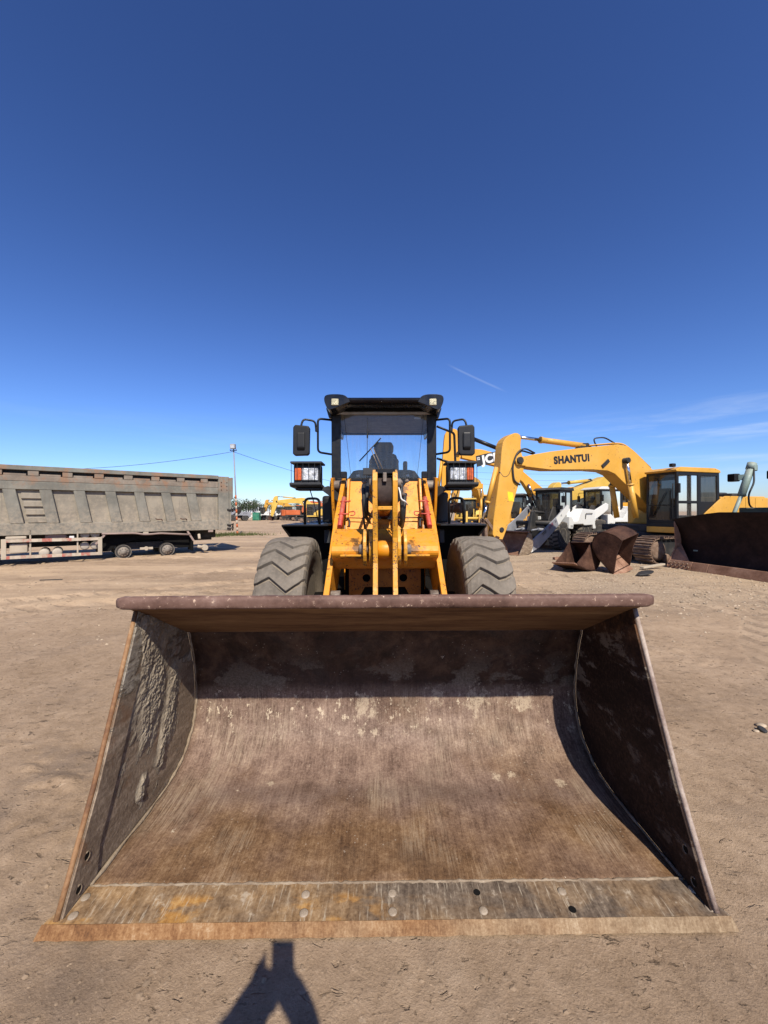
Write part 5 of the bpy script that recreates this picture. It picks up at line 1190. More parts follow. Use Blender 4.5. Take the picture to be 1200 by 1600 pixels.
    if text:
        cx, cz, ang, size = text[1]
        p = two([(cx, cz)], T1)[0]
        mt = Matrix.Translation((p[0], .2415, p[1])) @ Matrix(((-1, 0, 0, 0), (0, 0, 1, 0), (0, 1, 0, 0), (0, 0, 0, 1))) @ Matrix.Rotation(ang, 4, 'Z')
        text_mesh('lettering', text[0], size, 'decal_black', B, mt, size * .060, .002, 0, 1.12)
    if logo:
        cx, cz, ang = logo; p = two([(cx, cz)], T1)[0]
        mt = Matrix.Translation((p[0], .2412, p[1])) @ Matrix(((-1, 0, 0, 0), (0, 0, 1, 0), (0, 1, 0, 0), (0, 0, 0, 1))) @ Matrix.Rotation(ang, 4, 'Z')
        v = [mt @ Vector(q) for q in ((-.78, -.30, 0), (.70, -.30, 0), (.78, .30, 0), (-.70, .30, 0))]
        v2 = [mt @ Vector((q[0], q[1], .003)) for q in ((-.78, -.30), (.70, -.30), (.78, .30), (-.70, .30))]
        MB().add(v + v2, [(0, 1, 2, 3), (4, 5, 6, 7), (0, 1, 5, 4), (1, 2, 6, 5), (2, 3, 7, 6), (3, 0, 4, 7)]).build('logo_plate', 'decal_black', B)
        text_mesh('logo_letters', 'JCB', .62, 'decal_white', B, mt @ Matrix.Translation((.06, -.02, .006)), .030, .002, .08, 1.05)
        for dx, dy in ((-.63, .17), (-.55, .17), (-.63, .08), (-.55, .08)):
            q = mt @ Vector((dx, dy, .005))
            MB().box(q.x - .03, q.x + .03, q.y - .002, q.y + .003, q.z - .03, q.z + .03).build('logo_dot', 'decal_white', B)
    return E
def spot(px, Y):   # ground position seen in image column px (of 1200) at distance Y
    return ((px - 604) / 620 * Y, Y, 0)
make_excavator('excavator', 'yellow tracked excavator with black lettering on its boom and a big glazed cab', 'excavator', (8.2, 12.8, 0), R(18), 'yellow', 'plastic', text=('SHANTUI', (2.97, 3.03, R(6.0), .285)))
# golden-yellow excavator standing farther back, boom raised high
JT = [(5.75, 5.0), (4.6, 4.92), (3.66, 4.68), (3.0, 4.32), (2.40, 3.78), (1.6, 3.1), (.9, 2.5), (.3, 1.9)]
JB = [(.55, 1.45), (1.2, 1.75), (1.80, 2.30), (2.30, 3.1), (2.9, 3.62), (3.8, 4.02), (5.65, 4.45)]
JS = [(5.85, 6.0), (6.15, 6.10), (6.55, 5.95), (6.65, 5.2), (6.78, 2.9), (6.70, 1.2), (6.45, 1.15), (6.15, 3.4), (5.70, 4.45), (5.65, 4.9), (5.8, 5.4)]
J = make_excavator('excavator', 'golden yellow excavator with black and white logo plate on its raised boom', 'excavator', (9.8, 22, 0), R(0), 'yellow_jcb', 'dirty_black', detail=1, boom_t=JT, boom_b=JB, stick=JS, tip=(5.85, 4.72), logo=(4.15, 4.42, R(13)))
for ch in list(J.children):
    if ch.name.startswith(('stick_cylinder', 'bucket_cylinder', 'boom_cylinder', 'bucket_link', 'bucket', 'cylinder_pin')):
        for g in list(ch.children): bpy.data.objects.remove(g)
        bpy.data.objects.remove(ch)
def jram(p, q, r, y, rod, nm, mat):
    a, b = Vector((p[0], y, p[1])), Vector((q[0], y, q[1])); m = a.lerp(b, 1 - rod)
    c_ = MB().cyl(a, m, r, 14).build(nm, mat, J); MB().cyl(m, b, r * .55, 10).build('rod', 'chrome', c_)
jram((3.5, 4.95), (6.0, 5.95), .11, 0, .42, 'stick_cylinder', 'black')
for sy in (1, -1): jram((1.35, 1.3), (2.05, 3.0), .10, sy * .33, .35, 'boom_cylinder', 'black')
jram((6.72, 4.4), (7.05, 1.9), .09, 0, .35, 'bucket_cylinder', 'yellow_jcb')
bq = exc_bucket(J, 'rust_dark', 1.1); bq.location = (6.6, 0, 1.15); bq.scale = (.9, 1, .9)
# excavator whose folded arm shows above the white loader
make_excavator('excavator', 'bright yellow excavator half hidden behind the white loaders, only its bent arm showing', 'excavator', (12.6, 21.5, 0), R(28), 'yellow_pale', 'dirty_black', detail=1, bt=R(-9), stk=R(10))
make_excavator('excavator', 'small yellow excavator with arm stretched out in the far yard behind the left fender', 'excavator', (-11.2, 58, 0), R(4), 'yellow_pale', 'dirty_black', detail=0, bt=R(2))
make_excavator('excavator', 'orange red excavator in the far yard beside the small yellow one', 'excavator', (-14.4, 70, 0), R(200), 'orange_red', 'dirty_black', detail=0, bt=R(-3))
make_excavator('excavator', 'distant light orange excavator left of the orange red one', 'excavator', (-19.2, 78, 0), R(-15), 'yellow', 'dirty_black', detail=0, bt=R(4))
# upright yellow excavator close behind the right fender of the front loader
make_excavator('excavator', 'yellow excavator with dark cab seen through the gap beside the right head lamp', 'excavator', (7.0, 30.0, 0), R(60), 'yellow', 'plastic', detail=1, bt=R(14), stk=R(-4))

# ---------------------------------------------------------------- small wheel loaders in the row (local +X forward)
def simple_wheel(parent, r, w, loc, rim):
    wh = MB().lathe([(r * .5, -w * .42), (r * .8, -w * .5), (r * .94, -w * .46), (r * .97, -w * .3), (r * .97, w * .3), (r * .94, w * .46), (r * .8, w * .5), (r * .5, w * .42)], (0, 0, 0), 'y', 28).build('wheel', 'tyre_far', parent)
    n = 20
    lg = MB().add([(-.03 * r / .5, -w * .5, r * .90), (.05 * r / .5, -w * .5, r * .90), (.09 * r / .5, w * .02, r * .95), (.01 * r / .5, w * .02, r * .95), (-.03 * r / .5, -w * .5, r * .975), (.05 * r / .5, -w * .5, r * .975), (.09 * r / .5, w * .02, r * 1.01), (.01 * r / .5, w * .02, r * 1.01)], [(0, 1, 2, 3), (4, 5, 6, 7), (0, 1, 5, 4), (1, 2, 6, 5), (2, 3, 7, 6), (3, 0, 4, 7)]).build('tread_lug', 'tyre', wh)
    for k in range(1, 2 * n):
        c = lg.copy(); COL.objects.link(c); c.parent = wh; c.rotation_euler = (0, 2 * math.pi * (k + (.5 if k >= n else 0)) / n, 0)
        if k >= n: c.scale = (1, -1, 1)
    MB().lathe([(0, -w * .36), (r * .2, -w * .36), (r * .24, -w * .2), (r * .46, -w * .25), (r * .53, -w * .44), (r * .53, w * .44), (r * .46, w * .25), (r * .24, w * .2), (r * .2, w * .36), (0, w * .36)], (0, 0, 0), 'y', 24).build('rim', rim, wh)
    wh.location = loc; return wh
def make_small_loader(label, loc, head, bodym, armm,  rimm='white_paint', roofm='dirty_black', lettering=False, arm_y=.80, bucket_m='rust_brown', frontm=None):
    frontm = frontm or bodym
    E = thing('wheel_loader', loc, math.pi + head, label, 'wheel loader', 'small wheel loaders parked in a row')
    for xx in (-.3, -2.35):
        for sy in (1, -1): simple_wheel(E, .56, .38, (xx, sy * .66, .55), rimm)
    MB().box(-3.1, .4, -.42, .42, .5, 1.0).box(-.6, .1, -.5, .5, .4, .95).build('frame', 'dirty_black', E, .02, 1)
    # rear hood with stepped fender and vents
    hd = [(-3.25, .75), (-3.3, 1.35), (-3.15, 1.55), (-1.75, 1.62), (-1.55, 1.40), (-1.35, 1.12), (-1.0, 1.10), (-.8, 1.30), (-.62, 1.30), (-.62, .82), (-.92, .80), (-.98, .98), (-1.8, .98), (-1.95, .92), (-2.75, .92), (-2.8, .75)]
    MB().prism(hd, .30, .92, 'y').build('hood_side', bodym, E, .03, 2)
    MB().prism(hd, -.92, -.30, 'y').build('hood_side', bodym, E, .03, 2)
    MB().prism([(-3.3, .7), (-3.3, 1.45), (-3.12, 1.60), (-1.70, 1.66), (-1.70, .8)], -.299, .299, 'y').build('engine_hood', bodym, E, .03, 2)
    for k in range(3): MB().box(-.88 + k * .07, -.85 + k * .07, .919, .923, .86, .95).build('vent_slot', 'dark_void', E)
    MB().tube(fillet([(-2.0, .93, 1.18), (-2.0, .96, 1.42), (-2.6, .96, 1.42), (-2.6, .93, 1.36)], .05), .014, 6).build('hand_rail', 'dirty_black', E)
    # cab
    c0, c1, w, z0, z1 = -1.72, -.62, .52, 1.12, 2.36
    K = MB()
    for a, b in ((c0, c0 + .10), (c1 - .07, c1), (c0 + .5, c0 + .56)):
        for sy in (1, -1): K.box(a, b, min(sy * w, sy * (w - .06)), max(sy * w, sy * (w - .06)), z0, z1)
    K.box(c0, c1, -w, w, z0 - .15, z0 + .06).box(c0, c0 + .05, -w, w, z0, 1.55).box(c0, c1, -w, w, z1 - .08, z1)
    C_ = K.build('cab', 'plastic', E, .01, 1)
    MB().prism([(c0 - .08, z1 + .002), (c0 - .02, z1 + .12), (c1 - .05, z1 + .12), (c1 + .14, z1 + .03), (c1 + .12, z1 + .002)], -w - .05, w + .05, 'y').build('cab_roof', roofm, C_, .03, 2)
    for sy in (1, -1):
        MB().add([(c0 + .1, sy * (w - .03), z0 + .06), (c1 - .07, sy * (w - .03), z0 + .06), (c1 - .07, sy * (w - .03), z1 - .08), (c0 + .1, sy * (w - .03), z1 - .08)], [(0, 1, 2, 3)]).build('window_pane', 'glass_dark', C_)
    for xx, zz in ((c1 - .03, z0 + .06), (c0 + .03, 1.55)):
        MB().add([(xx, -w + .06, zz), (xx, w - .06, zz), (xx, w - .06, z1 - .08), (xx, -w + .06, z1 - .08)], [(0, 1, 2, 3)]).build('window_pane', 'glass_dark', C_)
    MB().box(-1.45, -1.05, -.22, .22, 1.15, 1.45).box(-1.52, -1.42, -.2, .2, 1.4, 2.05).build('seat', 'seat', C_, .03, 1)
    for sy in (1, -1):
        MB().box(-.55, -.42, min(sy * .50, sy * .70), max(sy * .50, sy * .70), 1.58, 1.74).build('work_lamp', 'plastic', E, .02, 1)
        MB().tube(fillet([(c1, sy * .5, 2.25), (c1 + .1, sy * .72, 2.25), (c1 + .1, sy * .72, 2.0)], .05), .012, 6).build('mirror_arm', 'plastic', C_)
        MB().box(c1 + .07, c1 + .12, min(sy * .64, sy * .80), max(sy * .64, sy * .80), 1.85, 2.12).build('mirror', 'plastic', C_, .015, 1)
    # lift arms
    for sy in (1, -1):
        ya, yb = sorted((sy * arm_y, sy * (arm_y + .05)))
        arm = [(-.72, 1.72), (-.60, 1.78), (-.45, 1.70), (.30, 1.28), (1.30, .80), (2.0, .50), (2.28, .28), (2.30, .10), (2.10, .06), (1.55, .20), (.9, .52), (.2, .92), (-.50, 1.36), (-.70, 1.52)]
        A = MB().prism(arm, ya, yb, 'y').build('lift_arm', armm, E, .01, 1)
        if lettering and sy > 0:
            for i, (body, m_, x0, sz) in enumerate((('9700', 'decal_black', 1.22, .17), ('ANR', 'decal_red', .72, .19), ('1-', 'decal_black', .36, .17), ('11', 'decal_black', -.08, .10))):
                z = 1.42 - .485 * (x0 + .1) + .01
                mt = Matrix.Translation((x0, arm_y + .0515, z - .08)) @ Matrix(((-1, 0, 0, 0), (0, 0, 1, 0), (0, 1, 0, 0), (0, 0, 0, 1))) @ Matrix.Rotation(R(28), 4, 'Z')
                text_mesh('lettering', body, sz, m_, A, mt, .006)
            MB().prism([(-.70, 1.515), (-.715, 1.715), (-.60, 1.775), (-.45, 1.695), (.32, 1.264), (.12, .975), (-.5, 1.375)], arm_y + .0502, arm_y + .0512, 'y').build('arm_decal', 'white_paint', A)
            MB().prism([(2.28, .27), (2.30, .10), (2.10, .062), (1.98, .095), (2.05, .30)], arm_y + .0502, arm_y + .0512, 'y').build('arm_decal', 'white_paint', A)
        MB().cyl((-.1, sy * .35, .75), (.75, sy * .35, .82), .06, 10).cyl((.75, sy * .35, .82), (1.2, sy * .35, .80), .035, 8).build('lift_cylinder', armm, E)
    MB().cyl((.35, -arm_y, 1.05), (.35, arm_y, 1.05), .09, 12).build('arm_tube', frontm, E)
    MB().prism([(.25, 1.0), (.45, 1.55), (.62, 1.50), (.85, .75), (.7, .7)], -.06, .06, 'y').build('rocker', frontm, E, .01, 1)
    MB().prism([(-.6, .95), (-.6, 1.62), (-.25, 1.70), (.1, 1.2), (.2, .9)], -.45, -.40, 'y').prism([(-.6, .95), (-.6, 1.62), (-.25, 1.70), (.1, 1.2), (.2, .9)], .40, .45, 'y').build('tower_plate', frontm, E, .01, 1)
    MB().tube([(-.3, 0, 1.45), (.5, 0, 1.5)], .055, 10).build('tilt_cylinder', 'dirty_black', E)
    # bucket
    pr = smooth2([(3.10, .02), (2.55, .03), (2.30, .12), (2.20, .38), (2.28, .66), (2.42, .80)], 1); inn = [(a + .02, b + .02) for a, b in pr]
    Bk = MB().prism(pr + inn[::-1], -.98, .98, 'y').build('bucket', bucket_m, E)
    for sy in (1, -1):
        sp = MB().prism([(3.08, .03), (2.44, .80)] + pr[::-1], min(sy * .95, sy * .985), max(sy * .95, sy * .985), 'y').build('side_plate', 'bucket_side', Bk)
    MB().box(2.40, 2.52, -.98, .98, .78, .82).build('spill_edge', bucket_m, Bk, .008, 1)
    return E
make_small_loader('white compact loader with lettered grey lift arm, its bucket down on the gravel', (6.15, 15.95, 0), R(40), 'white_paint', 'arm_grey', 'guard_paint', lettering=True, frontm='dirty_black')
w2 = make_small_loader('white loader with dark cab and pale roof behind the lettered lift arm', (8.75, 18.0, 0), R(12), 'white_paint', 'white_paint', 'guard_paint', roofm='white_paint', frontm='dirty_black'); w2.scale = (1.05, 1.05, 1.05)
make_small_loader('yellow loader facing forward behind the bucket of the white compact loader', (6.6, 21.0, 0), R(62), 'yellow', 'yellow', 'yellow', 'dirty_black', bucket_m='rust_dark')
make_small_loader('distant yellow loader with black window left of the big stick', (5.6, 27.5, 0), R(75), 'yellow_pale', 'yellow', 'yellow', 'yellow_pale', bucket_m='rust_dark')
for i, (x, y, h, m_, lab) in enumerate(((-25.0, 76, 20, 'white_paint', 'far white loader nearest the lamp post, dark cab'), (-22.0, 78, -10, 'white_paint', 'far white compact loader beside the green crate'), (-27.5, 70, 30, 'arm_grey', 'far dark grey loader just left of the lamp post'))):
    make_small_loader(lab, (x, y, 0), R(h), m_, m_)
MB().box(-.6, .6, -.6, .6, 0, 1.5).box(-.5, .5, -.65, -.6, .2, 1.2).build('green_crate', 'green', None, .05, 1, cat='crate', label='small green metal crate in the far yard at left').location = spot(401, 74)
# a teal machine hood showing behind the excavator boom
TL = MB().prism([(-1.4, 0), (-1.4, 2.0), (-.6, 2.5), (.9, 2.3), (1.4, 1.6), (1.4, 0)], -.8, .8, 'y').box(-1.2, -.3, -.6, .6, 2.35, 3.2).build('machine_hood', 'teal', None, .08, 2, cat='machine', label='teal machine hood peeking out behind the yellow excavator boom'); TL.location = spot(985, 31)

# ---------------------------------------------------------------- bulldozer at the right edge (blade turned to the left)
DZ = thing('bulldozer', (8.1, 9.4, 0), 0, 'bulldozer with tall rusty blade and grey green lift rams at right edge', 'bulldozer')
bd = Vector((.39, -2.0, 0)).normalized()                     # along the blade, towards the camera
fw = Vector((-2.0, -.39, 0)).normalized()                    # the way the blade faces
DZ.rotation_euler = (0, 0, math.atan2(fw.y, fw.x))           # local +X forward, +Y = left = towards the camera? (checked below)
# local: x forward, y: +Y is fw rotated by 90 deg -> towards the camera side
bl = smooth2([(.16, .02), (.02, .12), (-.14, .40), (-.17, .75), (-.10, 1.10), (.06, 1.40), (.10, 1.47)], 1)
YB0, YB1 = -1.36, 2.3
mb = MB(); n = len(bl); W = 12; v = []
for i, (x, z) in enumerate(bl):
    for k in range(W + 1):
        y = YB0 + (YB1 - YB0) * k / W; zz = z
        lim = 1.29 + .18 * min(1, (y - YB0) / 1.15) if y < 1.2 else 1.47 - .18 * max(0, (y - 1.3) / 1.0)
        f = min(1.0, lim / 1.47); v.append((x, y, z * f))
v += [(x - .05, y, z) for x, y, z in v]
N = n * (W + 1); fs = []
for i in range(n - 1):
    for k in range(W):
        a = i * (W + 1) + k; fs += [(a, a + 1, a + W + 2, a + W + 1), (N + a, N + a + W + 1, N + a + W + 2, N + a + 1)]
for k in range(W):
    for i in (0, n - 1): a = i * (W + 1) + k; fs.append((a, a + 1, N + a + 1, N + a))
for i in range(n - 1):
    for k in (0, W): a = i * (W + 1) + k; fs.append((a, a + W + 1, N + a + W + 1, N + a))
BL = mb.add(v, fs, True).build('blade', 'rust_blade_shaded', DZ)
for sgn, y in ((-1, YB0), (1, YB1)):
    side = [(.30, .03), (.02, .55), (.06, 1.22), (-.02, 1.27), (-.18, .75), (-.16, .35), (.0, .10), (.14, .02)]
    MB().prism(side, y - .03 if sgn < 0 else y, y if sgn < 0 else y + .03, 'y').build('end_plate', 'rust_brown', BL, .006, 1)
    # corner gusset that turns the end of the blade forward
    MB().add([(.165, y - sgn * .01, .20), (.165, y - sgn * .52, .20), (-.13, y - sgn * .02, .62), (.02, y - sgn * .02, .5), (.12, y - sgn * .50, .17), (-.15, y - sgn * .02, .58)], [(0, 1, 2), (0, 2, 3), (1, 4, 5, 2), (0, 3, 5, 4, 1)]).build('corner_gusset', 'rust_brown', BL)
ys = [YB0 - .05, -.72, -.30, 1.05, YB1 + .05]
for k in range(4):
    y0, y1 = ys[k] + .006, ys[k + 1] - .006
    MB().add([(.20, y0, .20), (.20, y1, .20), (.28, y1, -.01), (.28, y0, -.01), (.15, y0, .20), (.15, y1, .20), (.23, y1, -.01), (.23, y0, -.01)], [(0, 1, 2, 3), (7, 6, 5, 4), (0, 4, 5, 1), (1, 5, 6, 2), (2, 6, 7, 3), (3, 7, 4, 0)]).build('cutting_edge', 'rust_brown', BL, .006, 1)
for r_ in range(2):
    for c_ in range(5):
        y = YB0 + .05 + .12 * c_ + .05 * r_; z = .14 - .075 * r_; x = .225 + (.20 - z) * .38
        MB().ball((x, y, z), .026, 8, 4, (.7, 1, 1)).build('bolt', 'track_steel', BL)
# push arms, tracks, hood, cab
for y in (-.95, 1.05): MB().bar((-.15, y, .38), (-3.2, y, .50), .14, .22).build('push_arm', 'green_grey', DZ, .01, 1)
for y in (-1.15, .75):
    tk = make_track(DZ, y, y + .45, -4.2, -.9, .95, True)
MB().prism([(-.95, .75), (-.95, 1.52), (-2.5, 1.62), (-2.5, .75)], -.42, .52, 'y').build('engine_hood', 'dark_green', DZ, .04, 2)
MB().box(-.95, -.88, -.45, .55, .7, 1.58).build('radiator_guard', 'dark_green', DZ, .02, 1)
MB().box(-4.0, -2.5, -.7, .8, .8, 1.35).build('rear_body', 'dark_green', DZ, .03, 1)
K = MB()
for x in (-2.55, -3.7):
    for y in (-.65, .75): K.box(x - .05, x + .05, y - .05, y + .05, 1.3, 2.75)
DC = K.build('cab', 'dirty_black', DZ, .01, 1)
MB().box(-3.85, -2.35, -.75, .85, 2.75, 2.86).build('cab_roof', 'green_grey', DC, .03, 2)
MB().add([(-2.55, -.6, 1.4), (-2.55, .7, 1.4), (-2.55, .7, 2.7), (-2.55, -.6, 2.7)], [(0, 1, 2, 3)]).build('window_pane', 'glass_dark', DC)
for y in (-.38, .52):
    c_ = MB().cyl((-.48, y, 1.10), (-.96, y, 2.05), .045, 12).cyl((-.88, y, 1.88), (-1.21, y, 2.66), .085, 14).cyl((-1.16, y, 2.55), (-1.22, y, 2.70), .10, 14).build('lift_ram', 'green_grey', DZ)
    MB().box(-1.28, -1.14, y - .10, y + .10, 2.5, 2.66).build('ram_trunnion', 'green_grey', c_, .02, 1)
    MB().tube(fillet([(-1.16, y + .08, 2.55), (-1.06, y + .16, 2.2), (-.91, y + .14, 1.9), (-.96, y + .12, 1.62), (-1.26, y + .1, 1.5)], .1), .02, 6).build('hydraulic_hose', 'rubber_hose', c_)
    MB().bar((-1.06, y, 2.35), (-.98, y - .14, 2.35), .05, .14).build('lamp_arm', 'green_grey', c_)
    L_ = MB().box(-1.03, -.86, y - .34, y - .13, 2.25, 2.45).build('work_lamp', 'plastic', DZ, .02, 1)
    MB().box(-.862, -.856, y - .32, y - .15, 2.27, 2.43).build('lens', 'dark_void', L_)

# ---------------------------------------------------------------- loose rusty buckets lying on the gravel
def loose_bucket(label, loc, ax, az_, w=1.15, s=1.0, ears=True):
    pr = smooth2([(.62, .0), (.10, .0), (-.30, .12), (-.48, .42), (-.40, .75), (-.05, .92), (.12, .92)], 2); inn = [(a * .955 + .012, .03 + b * .945) for a, b in pr]
    B = MB().prism(pr + inn[::-1], -w / 2, w / 2, 'y', True).build('loose_bucket', 'rust_dark', None)
    for sy in (1, -1):
        MB().prism([(.62, .0), (.60, .06), (.30, .52), (.14, .92)] + pr[::-1], min(sy * w / 2, sy * (w / 2 - .03)), max(sy * w / 2, sy * (w / 2 - .03)), 'y').build('side_plate', 'rust_dark', B)
        if ears: MB().prism([(-.22, .92), (-.12, 1.14), (.06, 1.14), (.10, .90)], sy * .2 - .02, sy * .2 + .02, 'y').build('hinge_ear', 'rust_brown', B, .01, 1)
    for k in range(3):
        for j in range(2):
            MB().box(.02 + .29 * j, .29 + .29 * j, -w / 2 + .04 + (w - .08) / 3 * k, -w / 2 + .03 + (w - .08) / 3 * (k + 1), .030, .052).build('wear_plate', 'rust_brown', B, .006, 1)
    MB().box(.56, .74, -w / 2, w / 2, -.012, .028).build('cutting_lip', 'rust_brown', B, .008, 1)
    X_ = Vector(ax).normalized(); Z_ = Vector(az_); Z_ = (Z_ - X_ * Z_.dot(X_)).normalized(); Y_ = Z_.cross(X_)
    m3 = Matrix((X_, Y_, Z_)).transposed(); lowest = min((m3 @ v_.co).z for v_ in B.data.vertices) * s
    B.rotation_euler = m3.to_euler(); B.scale = (s, s, s); B.location = (loc[0], loc[1], -lowest - .02)
    return tag(B, label, 'bucket', 'loose excavator buckets on the gravel')
# ---------------------------------------------------------------- lamp post, wires, ground litter
LP = thing('lamp_post', spot(371, 26.5), 0, 'thin leaning lamp post with floodlight and orange and white banded foot', 'lamp post')
LP.rotation_euler = (0, R(-2.4), 0)
MB().cyl((0, 0, -.1), (0, 0, 5.75), .050, 12, .040).build('pole', 'arm_grey', LP)
for k in range(11): MB().cyl((0, 0, .02 + k * .24), (0, 0, .26 + k * .24), .056, 12).build('band', 'orange_red' if k % 2 == 0 else 'guard_paint', LP)
LH = MB().box(-.17, .17, -.22, .02, 5.72, 6.06).build('floodlight', 'arm_grey', LP, .04, 2)
MB().box(-.13, .13, -.23, -.218, 5.76, 6.0).build('lens', 'lamp_clear', LH)
MB().tube(fillet([(-.2, -.1, 5.7), (-.2, -.05, 5.62), (.2, -.05, 5.62), (.2, -.1, 5.7)], .05), .03, 6).build('yoke', 'dirty_black', LH)
def wire(a, b, sag, lab):
    a, b = Vector(a), Vector(b); pts = []
    for k in range(25):
        t_ = k / 24; p = a.lerp(b, t_); p.z -= sag * 4 * t_ * (1 - t_); pts.append(p)
    MB().tube(pts, .014, 5).build('overhead_wire', 'rubber_hose', None, cat='wire', label=lab, group='overhead wires')
wire((-10.2, 26.4, 5.55), (-34, 30, 5.2), .75, 'overhead wire running left from the lamp post above the dump trailer')
wire((-10.2, 26.4, 5.55), (2.5, 62, 5.2), .9, 'overhead wire running right from the lamp post behind the cab')
for k, (z0, z1) in enumerate(((8.0, 8.6), (7.0, 7.5), (6.2, 6.6))):
    wire((8, 62, z0), (48, 70, z1), .6, ['topmost of the three thin wires behind the two excavators', 'middle one of three thin wires behind the two excavators', 'lowest of the three thin wires behind the two excavators'][k])
loose_bucket('smaller rusty bucket with its dark hollow facing the front loader', (4.83, 10.05), (-.80, -.42, .38), (.30, .25, .9), .80, .80, False)
loose_bucket('rusty bucket tipped over with pale worn floor plates and dark hollow', (5.50, 10.0), (.48, -.50, -.70), (.28, -.66, .70), .95, .85, False)
def scrap(name, label, cat, mat, loc, pts, th, rot):
    o = MB().prism(pts, 0, th, 'z').build(name, mat, None, .006, 1, cat=cat, label=label); o.location = loc; o.rotation_euler = rot; return o
scrap('rubber_scrap', 'curved black rubber scrap on the gravel under the tipped bucket', 'scrap', 'rubber_hose', (5.75, 9.15, .02), smooth2([(0, 0), (.2, .12), (.42, .1), (.5, -.02), (.3, -.1), (.05, -.08), (0, 0)], 1)[:-1], .03, (R(10), R(-8), .2))
scrap('wooden_plank', 'grey wooden plank lying by the tracks of the lettered excavator', 'plank', 'guard_paint', (6.55, 10.2, .03), [(-.05, 0), (.75, .35), (.80, .26), (0, -.09)], .05, (0, R(-3), 0))
scrap('wooden_plank', 'dark timber plank lying beneath the lettered loader arm', 'plank', 'rust_brown', (5.1, 12.2, .03), [(0, 0), (1.1, .12), (1.1, -.04), (0, -.14)], .07, (0, R(-2), .1))
scrap('thin_stick', 'thin dark stick lying on the open dirt at left', 'stick', 'dirty_black', (-7.65, 8.75, .015), [(0, 0), (.45, .05), (.45, .02), (0, -.02)], .02, (0, 0, .05))
scrap('rubber_scrap', 'small black scrap in the dirt at the right edge', 'scrap', 'rubber_hose', (2.545, 2.70, .0), smooth2([(-.02, -.025), (-.022, .02), (.01, .03), (.022, 0), (.012, -.03), (-.02, -.025)], 1)[:-1], .03, (R(20), R(-8), .3))
rnd = random.Random(21)
for k, (x, y, r_) in enumerate(((2.60, 2.76, .03), (2.50, 2.69, .018))):
    o = MB().ball((0, 0, 0), r_, 9, 6, (1.2, .9, .5)).build('stone', 'gravel_stone', None, cat='stone', label=['pale stone behind the small black scrap at the right edge', 'smaller pale stone left of the small black scrap'][k]); o.location = (x, y, .008)
# weeds round the foot of the lamp post: many blades, one mass
M['weed'] = plain('dry_weeds', (0.085, 0.10, 0.03), 0.8, 0, 0.2, 0.4, 3)
mb = MB(); rnd = random.Random(31)
for _ in range(1500):
    x = rnd.gauss(-9.9, 1.0); y = rnd.gauss(26.2, .5)
    if rnd.random() < .4: x, y = rnd.gauss(-10.9, .5), rnd.gauss(24.6, .7)
    h = rnd.uniform(.05, .26); a = rnd.random() * 6.28; l = rnd.uniform(.0, .15)
    w = .018
    mb.add([(x - w * math.sin(a), y + w * math.cos(a), 0), (x + w * math.sin(a), y - w * math.cos(a), 0), (x + l * math.cos(a), y + l * math.sin(a), h)], [(0, 1, 2)])
mb.build('weeds', 'weed', None, weld=False, kind='stuff', label='low green weeds growing round the foot of the lamp post', cat='weeds')

# ---------------------------------------------------------------- far trees and buildings on the skyline
M['leaf'] = plain('far_leaves', (0.045, 0.065, 0.025), 0.8, 0, 0.2, 0.45, 0.8)
M['bark'] = plain('bark', (0.08, 0.06, 0.045), 0.9)
def make_tree(loc, h, w, seed, lab):
    T = thing('tree', loc, 0, lab, 'tree', 'trees on the skyline'); rnd = random.Random(seed)
    MB().tube([(0, 0, 0), (.1, 0, h * .3), (0, .1, h * .62)], [h * .035, h * .026, h * .012], 8).build('trunk', 'bark', T)
    mb = MB(); cl = [(rnd.gauss(0, w * .26), rnd.gauss(0, w * .26), h * rnd.uniform(.32, .88), w * rnd.uniform(.16, .28)) for _ in range(11)]
    for _ in range(900):
        cx, cy, cz, r = rnd.choice(cl)
        d = Vector((rnd.gauss(0, 1), rnd.gauss(0, 1), rnd.gauss(0, 1))).normalized() * r * rnd.uniform(.5, 1.1)
        p = Vector((cx, cy, cz)) + d; s = h * rnd.uniform(.012, .03)
        u = Vector((rnd.gauss(0, 1), rnd.gauss(0, 1), rnd.gauss(0, 1))).normalized() * s; q = u.cross(d).normalized() * s
        mb.add([p - u - q, p + u - q * .6, p + u + q, p - u * .6 + q], [(0, 1, 2, 3)])
    mb.build('crown', 'leaf', T, weld=False); return T
far = [(352, 190, 8), (362, 170, 7.5), (380, 210, 8.5), (396, 230, 9), (405, 200, 7), (424, 240, 8), (446, 250, 8), (470, 230, 8.5), (500, 240, 9), (520, 230, 8), (742, 230, 9), (765, 250, 9), (835, 240, 10), (905, 160, 9.5), (1000, 220, 9)]
for k, (px, Y, h) in enumerate(far):
    make_tree(spot(px, Y), h, h * 1.15, 50 + k, 'distant green tree on the skyline, number %d counted from the left' % (k + 1) if 0 else ['tree rising right behind the tail of the dump trailer', 'tree just left of the lamp post', 'tree just right of the lamp post', 'tree below the tall white blocks', 'tree right of the tall white blocks', 'tree above the orange red excavator', 'tree above the small yellow excavator tip', 'tree behind the small yellow excavator boom', 'tree behind the left grab hoop', 'tree beside the left cab tower', 'tree beneath the right head lamp', 'tree behind the bucket ram of the lettered excavator', 'tree above the row of dark cabs', 'dark treetop above the white roofed loader', 'tree behind the excavator cab at right'][k])
M['tower_block'] = plain('pale_render', (0.62, 0.62, 0.62), 0.8, 0, 0.3, 0.05)
M['tower_glass'] = plain('far_windows', (0.16, 0.20, 0.26), 0.3)
